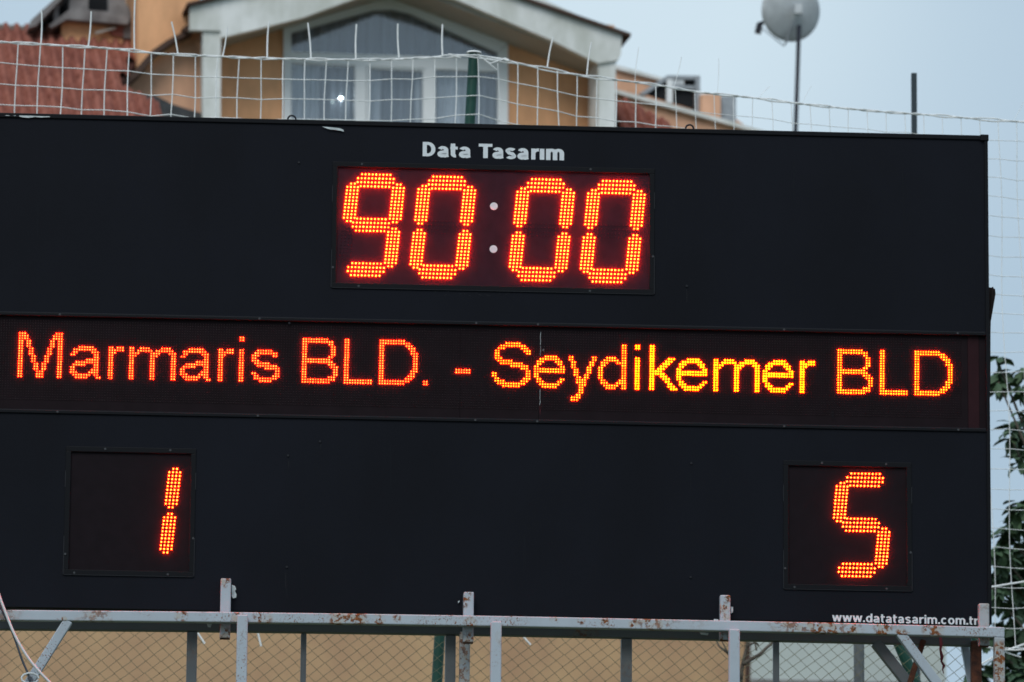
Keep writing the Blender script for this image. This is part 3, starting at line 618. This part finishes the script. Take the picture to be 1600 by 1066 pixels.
# pillars, fascia gable, soffit
hp('pillar', [(317, 48), (345, 48), (345, 1400), (317, 1400)], 0, .28, 'white')
hp('pillar', [(935, 90), (962, 92), (962, 1400), (935, 1400)], 0, .95, 'white')
hp('gable_fascia', [(297, 11), (620, -64), (620, -26), (475, 27), (400, 46), (345, 59), (345, 48.2), (297, 47)], -.05, .12, 'white')
hp('gable_fascia', [(620, -64), (850, 0), (972, 54), (970, 86), (966, 94), (934, 99), (860, 62), (714, 0), (620, -26)], -.05, .12, 'white')
# soffit slabs running back to the wall
def slab(a, b_, t, w0, w1, m, name='soffit'):
    (u0_, z0_), (u1_, z1_) = HF.loc(*a, w0), HF.loc(*b_, w0); f = MB(); f.prism([(u0_, z0_), (u1_, z1_), (u1_, z1_+t), (u0_, z0_+t)], w0, w1, HF); return f.build(name, M[m], hs_)
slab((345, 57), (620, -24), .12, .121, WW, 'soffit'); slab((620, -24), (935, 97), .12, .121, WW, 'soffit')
# roof sheet over the gable
(ua, za), (ub, zb2), (uc, zc2) = HF.loc(292, 10, -.1), HF.loc(620, -68, -.1), HF.loc(985, 58, -.1)
f = MB(); f.prism([(ua, za), (ub, zb2), (ub, zb2+.06), (ua, za+.06)], -.15, 3.2, HF); f.build('roof', M['brown'], hs_)
f = MB(); f.prism([(ub, zb2), (uc, zc2), (uc, zc2+.06), (ub, zb2+.06)], -.15, 3.2, HF); f.build('roof', M['brown'], hs_)
# loggia back wall with the window opening
W0 = WW
def lw(*p): return poly(p, W0)
def gz(px): return 0
wall = MB()
wall.prism(lw((300, 20), (444, 20), (444, 1400), (300, 1400)), W0, W0+.2, HF)
wall.prism(lw((794, 20), (960, 40), (960, 1400), (794, 1400)), W0, W0+.2, HF)
wall.prism(lw((444, 197), (794, 207), (794, 1400), (444, 1400)), W0, W0+.2, HF)
wall.build('wall', M['orange'], hs_)
hp('wall', [(925, 88), (934, 88), (934, 1400), (925, 1400)], .96, WW, 'orange')
# window: outer gable frame built from bars
fw = MB()
def fp(pts, w0=W0-.06, w1=W0+.12, fm=None):
    (fm or fw).prism(poly(pts, w0), w0, w1, HF)
fp([(443, 40), (455, 50), (455, 200), (443, 200)]); fp([(778, 82), (794, 68), (794, 210), (778, 210)])
fp([(443, 40), (612, -10), (612, 7), (455, 50.5)]); fp([(612, -10), (794, 66), (778, 82), (612, 7)])
fp([(455, 81), (778, 92), (778, 112), (455, 98)])
fp([(555, 102), (572, 103), (572, 203), (555, 202)]); fp([(665, 107), (680, 108), (680, 206), (665, 205)])
fp([(455, 193), (778, 203), (778, 210), (455, 200)])
fp([(583, 15), (612, 6), (642, 20), (628, 17.5), (613, 14), (597, 15)], W0-.05, W0+.1)
win = fw.build('window', M['frame'], hs_)
def casement(x0, x1, y0, y1):
    m = MB(); t = 4
    a = poly([(x0, y0), (x1, y0+.045*(x1-x0)), (x1, y1), (x0, y1)], W0-.02); b_ = poly([(x0+t, y0+t), (x1-t, y0+t+.045*(x1-x0)), (x1-t, y1-t), (x0+t, y1-t)], W0-.02)
    for i in range(4):
        j = (i+1) % 4; m.prism([a[i], a[j], b_[j], b_[i]], W0-.035, W0+.04, HF)
    m.build('sash', M['frame'], win)
casement(573, 664.5, 103, 203)
for pts in ([(455, 50), (612, 7), (778, 82), (778, 92), (455, 81)], [(455, 98), (555, 102), (555, 200), (455, 198)], [(572, 103), (665, 107), (665, 203), (572, 201)], [(680, 108), (778, 112), (778, 206), (680, 204)]):
    m = MB(); m.prism(poly(pts, W0), W0, W0+.008, HF); m.build('pane', M['glass'], win)
def curtain(x0, x1, y0, y1, mkey, w_=.22, folds=9, name='curtain', topf=None):
    m = MB(); n_ = folds*6; vs_ = []
    for i in range(n_+1):
        t = i/n_; px = x0+(x1-x0)*t; u_, z1_ = HF.loc(px, (topf(px) if topf else y0), W0+w_); _, z0_ = HF.loc(px, y1, W0+w_)
        d_ = .05*math.sin(2*math.pi*folds*t+1.3*math.sin(7*t))+.012*math.sin(31*t)
        vs_ += [HF(u_, W0+w_+d_, z1_), HF(u_, W0+w_+d_*1.3, z0_)]
    m.add(vs_, [(2*i, 2*i+2, 2*i+3, 2*i+1) for i in range(n_)]); m.build(name, M[mkey], hs_, smooth=True)
curtain(452, 782, 0, 95, 'curtain', folds=17, topf=lambda px: (50-43*(px-455)/157 if px < 612 else 7+75*(px-612)/166)-14)
curtain(452, 500, 96, 210, 'curtain2', folds=5); curtain(497, 560, 97, 210, 'curtain', folds=5, w_=.26)
curtain(570, 596, 100, 210, 'curtain2', folds=3, w_=.2); curtain(594, 652, 101, 210, 'curtain', folds=5, w_=.3); curtain(648, 668, 104, 210, 'curtain2', folds=2)
curtain(678, 740, 106, 210, 'curtain2', folds=6); curtain(738, 782, 108, 210, 'curtain', folds=4, w_=.26)
f = MB(); f.prism(poly([(440, 30), (612, -20), (796, 60), (796, 215), (440, 215)], W0+.45), W0+.45, W0+.5, HF); f.build('room_backdrop', M['dark'], hs_)
f = MB(); f.prism(poly([(444, 20), (794, 20), (794, -30), (444, -30)], W0+.02), W0+.02, W0+.2, HF)
# glowing balls added for the bright glint and its flare in the window
mglint = emis('glint_glow', (.85, .95, 1), 22)
def ball(c_, r_, name, m_, **t):
    mb = MB(); n_ = 10; k_ = 6
    for i in range(k_+1):
        for j in range(n_):
            a_ = math.pi*i/k_; b__ = 2*math.pi*j/n_; mb.v.append(tuple(c_+Vector((math.sin(a_)*math.cos(b__), math.sin(a_)*math.sin(b__), math.cos(a_)))*r_))
    for i in range(k_):
        for j in range(n_): mb.f.append((i*n_+j, (i+1)*n_+j, (i+1)*n_+(j+1) % n_, i*n_+(j+1) % n_))
    return mb.build(name, m_, None, True, **t)
for (px, py, r_, lb) in ((533, 153.5, .032, 'small bright round glint, a glowing ball behind the left pane of the gable window'), (520, 159, .017, 'tiny faint flare spot just left of the bright glint behind the same pane')):
    u_, z_ = HF.loc(px, py, W0+.06); ball(HF(u_, W0+.09, z_), r_, 'window_glint', mglint if px == 533 else emis('flare_glow', (.7, .95, .9), 1.6), label=lb, category='glint')
# right wing: back parapet, sloping fascia, lower wall
hp('wall', [(925, 100), (962, 104), (1036, 124), (1100, 150), (1178, 206), (1178, 1800), (925, 1800)], 4.6, 4.9, 'orange2')
hp('parapet_cap', [(955, 99), (1036, 121.5), (1036, 126.5), (955, 106)], 4.5, 4.95, 'white')
hp('wing_fascia', [(955, 137.5), (1085, 173), (1200, 206), (1197, 211), (1082, 179), (955, 143.5)], 3.0, 3.3, 'white')
hp('wall', [(955, 146), (1080, 180), (1172, 206), (1172, 1800), (400, 1800), (400, 300), (955, 300)], 3.2, 3.4, 'tan')
hp('lower_wall', [(-300, 640), (1172, 640), (1172, 1900), (-300, 1900)], -.6, -.3, 'tan')
hp('wall', [(925, 142), (955, 145.5), (1080, 180.5), (1173, 206), (1173, 420), (925, 420)], 3.12, 3.19, 'orange2')
hp('corner_strip', [(1164, 640), (1172.5, 640), (1172.5, 1900), (1164, 1900)], -.62, -.601, 'brown')
# roof light box on the wing
hp('dormer_glass', [(1006, 146), (1043, 122), (1043, 158)], 3.9, 3.95, 'dark'); hp('dormer_glass', [(1052, 139), (1084, 139), (1084, 170), (1052, 160)], 3.9, 3.95, 'dark'); hp('dormer_glass', [(1070, 126), (1086, 126), (1086, 138), (1070, 138)], 3.9, 3.95, 'dark')
hp('dormer_frame', [(998, 147), (1043, 117.5), (1094, 118.5), (1094, 180), (1087, 178), (1087, 124), (1045, 123), (1008, 148)], 3.8, 4.2, 'metalroof')
hp('dormer_frame', [(1042, 124), (1051, 124), (1051, 162), (1042, 160)], 3.8, 3.9, 'frame'); hp('dormer_frame', [(1051, 133), (1086, 134), (1086, 139), (1051, 138)], 3.8, 3.89, 'metalroof')
hp('dormer_panel', [(1051, 124.5), (1069, 124.5), (1069, 132.5), (1051, 132.5)], 3.82, 3.88, 'dish')
hp('chimney', [(1096, 147), (1126, 147), (1126, 190), (1096, 180)], 3.6, 4.2, 'orange2'); hp('water_tank', [(1126.5, 150), (1150, 151), (1150, 196), (1126.5, 190)], 3.7, 4.2, 'metalroof')
# tile mesh: one curved pan tile, shared
def tile_mesh(wd, ln, m_):
    mb = MB(); n_ = 6; vs_ = []
    for y_, z_ in ((0, .0), (ln, .0)):
        for i in range(n_+1):
            t = i/n_; vs_.append((wd*(t-.5), y_, wd*.42*math.sin(math.pi*min(1, t*1.35))*(1 if t < .74 else 0)+z_+(.03 if y_ == 0 else 0)))
    fs_ = [(i, i+1, n_+2+i, n_+1+i) for i in range(n_)]
    for i in range(n_+1): x_, y_, z_ = vs_[i]; vs_.append((x_, y_, z_-.035))
    fs_ += [(2*(n_+1)+i, 2*(n_+1)+i+1, i+1, i) for i in range(n_)]
    mb.v = vs_; mb.f = fs_; return mb.mesh('roof_tile', m_, True)
tiles = [mat('red_roof_tile_%d' % i, c, .85, .15, col2=tuple(x*.72 for x in c), vscale=1.5) for i, c in enumerate([(.34, .125, .09), (.31, .112, .082), (.36, .135, .10), (.28, .10, .075)])]
tmesh = [tile_mesh(.205, .38, t) for t in tiles]
def inside(x, y, P):
    c_ = False
    for i in range(len(P)):
        (x1, y1), (x2, y2) = P[i], P[i-1]
        if (y1 > y) != (y2 > y) and x < (x2-x1)*(y-y1)/(y2-y1)+x1: c_ = not c_
    return c_
def tiled(par, ridge_px, wr, slope, region_, cols, rows, wd=.20, ex=.29, beddir=1, clip=None):
    """tiles on a roof plane falling towards the camera from a ridge at depth wr"""
    u_, z_ = HF.loc(*ridge_px, wr); s_ = math.sin(slope); c_ = math.cos(slope)
    ux, wv = HF.u, HF.w
    dirdown = (-wv*c_-Vector((0, 0, s_))); nrm = (-wv*s_+Vector((0, 0, c_)))
    for r_ in range(rows):
        for k_ in range(cols):
            P = HF(u_+k_*wd, wr, z_)+dirdown*(r_*ex+ex)+ux*random.gauss(0, .006)
            a, b__ = pix(P+ux*wd*.0)
            if not inside(a, b__, region_): continue
            o = link('roof_tile', random.choice(tmesh), par)
            Mx = Matrix((ux, -dirdown, nrm)).transposed().to_4x4(); Mx.translation = P+nrm*.012
            o.matrix_world = Mx @ Matrix.Rotation(random.gauss(0, .02), 4, 'Z') @ Matrix.Rotation(R(4), 4, 'X')
random.seed(5)
hp('lean_to_roof', [(925, 172), (962, 174), (1010, 192), (1036, 208), (1050, 240), (925, 240)], 2.6, 2.7, 'tilebed')
tiled(hs_, (962, 163), 2.9, R(36), [(958, 166), (975, 166), (1010, 182), (1046, 200), (1052, 240), (958, 240)], 7, 8)
# ---- tiled roof house on the left
lh = thing('tiled_house', 'house with red pantile roof and chimney, cut off by the left edge behind the net', 'house')
hp('end_wall', [(214, -60), (312, -60), (312, 46), (300, 50), (216, 116)], .6, 2.6, 'orange', lh)
hp('wall', [(178, 143), (216, 112), (240, 82), (300, 46), (317.5, 46), (317.5, 1500), (178, 1500)], .75, 1.6, 'orange2', lh)
hp('verge', [(300, 43), (303, 49), (270, 66), (244, 85), (220, 114), (183, 146), (176, 140), (212, 108), (236, 80), (262, 62)], .3, .9, 'brown', lh)
hp('flashing', [(178, 141), (205, 147), (242, 149), (270, 163), (318, 178), (318, 200), (240, 200), (215, 160)], .2, .7, 'flash', lh)
hp('bracket', [(285, 44), (294, 38), (296, 46), (290, 50)], .2, .5, 'brown', lh)
bed = MB(); (u1, z1) = HF.loc(-200, 40, 2.2); (u2, z2) = HF.loc(216, 60, 2.2); sl_ = R(33)
zr_ = z2
bed.add([HF(u1-4, 2.2, zr_-.02), HF(u2, 2.2, zr_-.02), HF(u2, 2.2-3.2*math.cos(sl_), zr_-.02-3.2*math.sin(sl_)), HF(u1-4, 2.2-3.2*math.cos(sl_), zr_-.02-3.2*math.sin(sl_))], [(3, 2, 1, 0)])
ur, zrr = HF.loc(-30, 44, 2.2)
tiled(lh, (-40, 44), 2.2, sl_, [(-45, 38), (120, 50), (214, 60), (217, 92), (180, 141), (215, 158), (258, 181), (262, 205), (-45, 205)], 17, 18)
# bedding and the rafters' plane follow the ridge slope seen in the photograph
uu, zz_ = HF.loc(-40, 44, 2.2); dd = (-HF.w*math.cos(sl_)-Vector((0, 0, math.sin(sl_)))); pa_ = HF(uu-1.5, 2.2, zz_); pb_ = HF(uu+19*.175-.9, 2.2, zz_)
b = MB(); q_ = Vector((0, 0, -.12)); low = dd*2.9
def uw(px, py):      # point of the roof plane seen at a pixel
    n_ = (-HF.w*math.sin(sl_)+Vector((0, 0, math.cos(sl_)))); r__ = ray(px, py); return CAM+r__*((pa_-CAM).dot(n_)/r__.dot(n_))
pts = [uw(-80, 44), uw(212, 58), uw(216, 92), uw(180, 141), uw(215, 158), uw(258, 181), uw(262, 215), uw(-80, 215)]
nn = Vector((0, 0, -.03)); b.add([p+nn for p in pts]+[p+nn*5 for p in pts], [tuple(range(7, -1, -1)), tuple(range(8, 16))]+[(i, (i+1) % 8, (i+1) % 8+8, i+8) for i in range(8)])
b.build('roof_deck', M['tilebed'], lh)
rm = MB()
for t0 in np.arange(0, .97, .075):
    a = HF(*(lambda q: (q[0], 2.2, q[1]))(HF.loc(-40+255*t0, 46+14*t0, 2.2))); b_ = HF(*(lambda q: (q[0], 2.2, q[1]))(HF.loc(-40+255*(t0+.085), 46+14*(t0+.085), 2.2)))
    r1 = MB(); r1.tube([a, b_], [.13, .11], 10); r1.build('ridge_tile', M['ridge'], lh)
f = MB(); f.box((HF.loc(-300, 200, 1)[0], 1.2, 0), (HF.loc(176, 200, 1)[0], 2.0, HF.loc(0, 150, 1)[1]), HF); f.build('wall', M['orange2'], lh)
# decorative chimney with an open gabled cap
ch = bpy.data.objects.new('chimney', None); scene.collection.objects.link(ch); ch.parent = lh
def cp(name, pxs, w0, w1, m): return hp(name, pxs, w0, w1, m, ch)
cp('stack', [(96, 34), (193, 40), (193, 70), (96, 70)], 1.7, 2.6, 'orange'); cp('tile_patch', [(166, 44), (194, 40), (194, 57), (176, 55)], 1.62, 1.69, 'tile')
cp('mortar_strip', [(148, 50), (180, 42), (182, 45), (150, 53)], 1.55, 1.61, 'soffit')
cp('slab', [(80, 44), (104, 30), (200, 38), (204, 24), (112, 12), (76, 40)], 1.45, 2.7, 'concrete')
cp('cap_post', [(108, 30), (138, 32), (138, -60), (108, -60)], 1.5, 1.75, 'concrete'); cp('cap_post', [(170, 34), (194, 36), (202, 20), (196, 2), (188, -60), (170, -60)], 1.5, 1.75, 'concrete')
cp('cap_post', [(84, 34), (92, 30), (92, 6), (84, 10)], 1.5, 1.7, 'concrete'); cp('cap_lintel', [(138, 32), (170, 34), (170, 18), (138, 16)], 1.5, 1.75, 'concrete')
cp('cap_roof', [(44, 44), (48, 32), (88, -4), (108, -30), (108, -14), (56, 40)], 1.3, 2.8, 'concrete'); cp('cap_side', [(193, 60), (209, 60), (209, 28), (200, 8), (194, 12)], 1.6, 2.6, 'concrete')
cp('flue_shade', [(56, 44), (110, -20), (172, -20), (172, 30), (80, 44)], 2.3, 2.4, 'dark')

# ---- pale wall further right
YD = 66; PF = Frame(at(1176, 900, YD), R(-7))
pw_ = thing('pale_building', 'pale grey rendered flat roofed building seen through the chain link at the lower right', 'building')
def pp_(name, pxs, w0, w1, m):
    f = MB(); f.prism([PF.loc(*p, w0) for p in pxs], w0, w1, PF); return f.build(name, M[m], pw_)
pp_('wall', [(1173, 260), (1474, 264), (1476, 700), (1484, 1900), (1173, 1900)], 0, 9, 'whitewall')
pp_('roof_slab', [(1167, 252), (1480, 256), (1480, 264), (1167, 260)], -.15, 9.2, 'concrete')
pp_('base_band', [(1174, 1061), (1476, 1067), (1476, 1090), (1174, 1084)], -.06, -.003, 'concrete')
# ---- dish on a pole
an = thing('satellite_dish', 'round grey satellite dish on a thin dark pole against the sky', 'satellite dish')
YD = 68; s_ = (YD-CAM.y)/FPX*1.02
pole_top = at(1248.5, 40, YD); pole_b = at(1243, 208, YD); dv = (pole_b-pole_top); foot = pole_b+dv*((pole_b.z-at(1243, 254, YD).z)/-dv.z)
m = MB(); m.tube([pole_top, pole_b, foot], [.036, .036, .036], 10); m.build('pole', M['pole'], an, smooth=True)
cD = at(1241, 17, YD-.02); R_ = 49.5*s_; dm = MB()
axis = Vector((-.42, .88, .22)).normalized(); e1 = axis.cross(Vector((0, 0, 1))).normalized(); e2 = e1.cross(axis)
rings = 8; n_ = 40; vs_ = [tuple(cD)]
for i in range(1, rings+1):
    rr = R_*i/rings
    for j in range(n_):
        t = 2*math.pi*j/n_; vs_.append(tuple(cD+(e1*math.cos(t)*1.09+e2*math.sin(t)*1.0)*rr+axis*(rr*rr)*.45))
off = len(vs_); vs_ += [tuple(Vector(v)+axis*-.012) for v in vs_]
fs_ = []
for o_, fl in ((0, 1), (off, -1)):
    for j in range(n_): fs_.append((o_, o_+1+j, o_+1+(j+1) % n_)[::fl])
    for i in range(rings-1):
        for j in range(n_):
            a_ = o_+1+i*n_; fs_.append((a_+j, a_+n_+j, a_+n_+(j+1) % n_, a_+(j+1) % n_)[::fl])
for j in range(n_): a_ = 1+(rings-1)*n_; fs_.append((a_+j, off+a_+j, off+a_+(j+1) % n_, a_+(j+1) % n_))
dm.add(vs_, fs_); dm.build('reflector', M['dish'], an, smooth=True)
m = MB(); m.box((-.06, -.06, -.11), (.06, .03, .05)); o = m.build('bracket', M['dish'], an); o.location = at(1247, 12, YD-.12)
m = MB(); m.tube([at(1232, 62, YD), at(1225, 72, YD+.1), at(1205, 56, YD+.45), at(1190, 44, YD+.7)], .012, 6); m.tube([at(1225, 72, YD+.1), at(1240, 30, YD)], .010, 6); m.build('feed_arm', M['metalroof'], an)
m = MB(); m.bar(at(1187, 38, YD+.7), at(1184, 52, YD+.7), .10, .10); m.tube([at(1184, 38, YD+.7), at(1196, 34, YD+.62)], .03, 8); m.build('feed_horn', M['pole'], an)
pp = MB(); a = at(1428, 115, 9); b_ = at(1427.6, 215, 9); x_ = b_; pp.bar((a.x, 9, 0), (a.x, 9, a.z), .029, .029, (1, 0, 0)); o = pp.build('steel_post', M['pole2']); o['label'] = 'dark slim square post rising above the right end of the scoreboard'; o['category'] = 'post'

# ================================================================== TREES
random.seed(21)
def leaf_mesh(ln, wd):
    mb = MB(); P = [(0, 0, 0), (wd*.38, .02*ln, ln*.25), (wd*.5, .05*ln, ln*.5), (wd*.3, .0, ln*.8), (0, -.08*ln, ln), (-wd*.3, .0, ln*.8), (-wd*.5, .05*ln, ln*.5), (-wd*.38, .02*ln, ln*.25), (0, .10*ln, ln*.5)]
    mb.add(P, [(0, 1, 8), (1, 2, 8), (2, 3, 8), (3, 4, 8), (4, 5, 8), (5, 6, 8), (6, 7, 8), (7, 0, 8)]); return mb
LM = [(leaf_mesh(l, w_), leaf_mesh(l, w_).mesh('leaf', M['leaf'])) for l, w_ in ((.10, .05), (.12, .055), (.085, .045))]
tr = thing('leafy_tree', 'dark green broad leaved tree at the right edge behind the net', 'tree')
YT = 9.0
trunk_top = at(1730, 640, YT); tx = trunk_top.x
m = MB(); m.tube([(tx+.1, YT, 0), (tx+.05, YT, 2.2), (tx, YT+.05, 4.0), (tx-.05, YT, 5.2), (tx, YT, 6.6)], [.16, .13, .10, .07, .03], 10); m.build('trunk', M['bark'], tr, smooth=True)
clusters = [((1558, 562), 3, 8), ((1566, 584), 5, 10), ((1560, 597), 4, 7), ((1600, 582), 4, 8), ((1597, 607), 5, 9), ((1588, 668), 6, 12), ((1598, 690), 9, 13), ((1578, 682), 4, 9), ((1590, 722), 4, 8), ((1612, 650), 7, 12),
            ((1598, 790), 14, 14), ((1590, 815), 16, 14), ((1575, 838), 16, 16), ((1560, 862), 22, 16), ((1595, 862), 26, 18), ((1570, 895), 24, 16), ((1600, 905), 26, 18), ((1555, 930), 16, 12), ((1590, 945), 22, 16), ((1580, 985), 26, 18), ((1600, 1010), 26, 18), ((1570, 1030), 24, 16), ((1590, 1060), 30, 20), ((1530, 1050), 12, 12), ((1545, 1000), 8, 10), ((1560, 1080), 24, 18)]
cpts = []
for (px, py), cnt, sp in clusters:
    c_ = at(px, py, YT+random.uniform(-.5, .5)); cpts.append((c_, cnt, sp*.0032*1.05))
for _ in range(70):
    t = random.uniform(0, 6.28); u_ = random.uniform(-1, 1); r_ = random.uniform(.5, 1)**.5
    c_ = Vector((tx+.15+1.1*r_*math.cos(t), YT+.9*r_*math.sin(t), 5.2+1.5*u_))
    if pix(c_)[0] > 1625: cpts.append((c_, 16, .16))
lv = []
for c_, cnt, sp in cpts:
    for _ in range(int(cnt*(2.3 if pix(c_)[1] > 770 else 3.2))):
        P = c_+Vector((random.gauss(0, sp*.5), random.gauss(0, sp*.6), random.gauss(0, sp*.5)))
        rot = Matrix.Rotation(random.uniform(0, 6.28), 4, 'Z') @ Matrix.Rotation(random.gauss(R(125), R(30)), 4, 'X') @ Matrix.Rotation(random.gauss(0, .5), 4, 'Y')
        lv.append((P, rot, random.randrange(3)))
vis = [l for l in lv if pix(l[0])[0] < 1606 and pix(l[0])[1] < 1075]; vis.sort(key=lambda l: -pix(l[0])[1] if 0 else pix(l[0])[0])
keep = vis[:295]; ids = {id(l) for l in keep}; rest = MB()
for l in lv:
    P, rot, k_ = l; Mx = Matrix.Translation(P) @ rot
    if id(l) in ids: o = link('leaf', LM[k_][1], tr); o.matrix_world = Mx
    else:
        s0 = LM[k_][0]; rest.add([Mx @ Vector(v) for v in s0.v], s0.f)
rest.build('crown', M['leaf'], tr, kind='stuff')
br = MB()
for c_, cnt, sp in cpts[:26:1]:
    zc_ = max(3.2, c_.z-.35-abs(c_.x-tx)*.25); st = Vector((tx, YT, min(zc_, 6.2))); md = (st+c_)/2+Vector((0, 0, -.06)); br.tube(spline([st, md, c_], 4), [.016-.0015*i for i in range(9)], 5)
br.tube([at(1530, 925, YT-.3), at(1575, 918, YT-.3), at(1620, 924, YT-.2), Vector((tx, YT, 4.9))], [.014, .02, .025, .04], 6)
br.build('branches', M['bark'], tr, smooth=True)
# bare twiggy shrub under the board
bs = MB(); Yb = 6.0
def tw(pts, r0_, r1_): P = [at(x_, y_, Yb+i*.02) for i, (x_, y_) in enumerate(pts)]; bs.tube(spline(P, 3), [r0_+(r1_-r0_)*i/((len(P)-1)*3) for i in range((len(P)-1)*3+1)], 6)
tw([(1152, 1400), (1155, 1150), (1158, 1060), (1161, 1035), (1167, 1010), (1172, 990), (1174, 960)], .013, .004)
tw([(1161, 1038), (1176, 1029), (1188, 1022), (1198, 1012), (1206, 1005), (1214, 990)], .010, .006); tw([(1168, 1010), (1180, 1004), (1186, 1010)], .006, .003); tw([(1182, 1016), (1180, 1007), (1176, 1000)], .005, .003)
tw([(1158, 1060), (1146, 1030), (1134, 1018), (1124, 1010), (1119, 1000)], .009, .004); tw([(1138, 1021), (1128, 1002)], .005, .003)
o = bs.build('bare_shrub', M['bark'], smooth=True); o['label'] = 'leafless dark branching shrub behind the chain link, by the corner of the tan wall'; o['category'] = 'shrub'
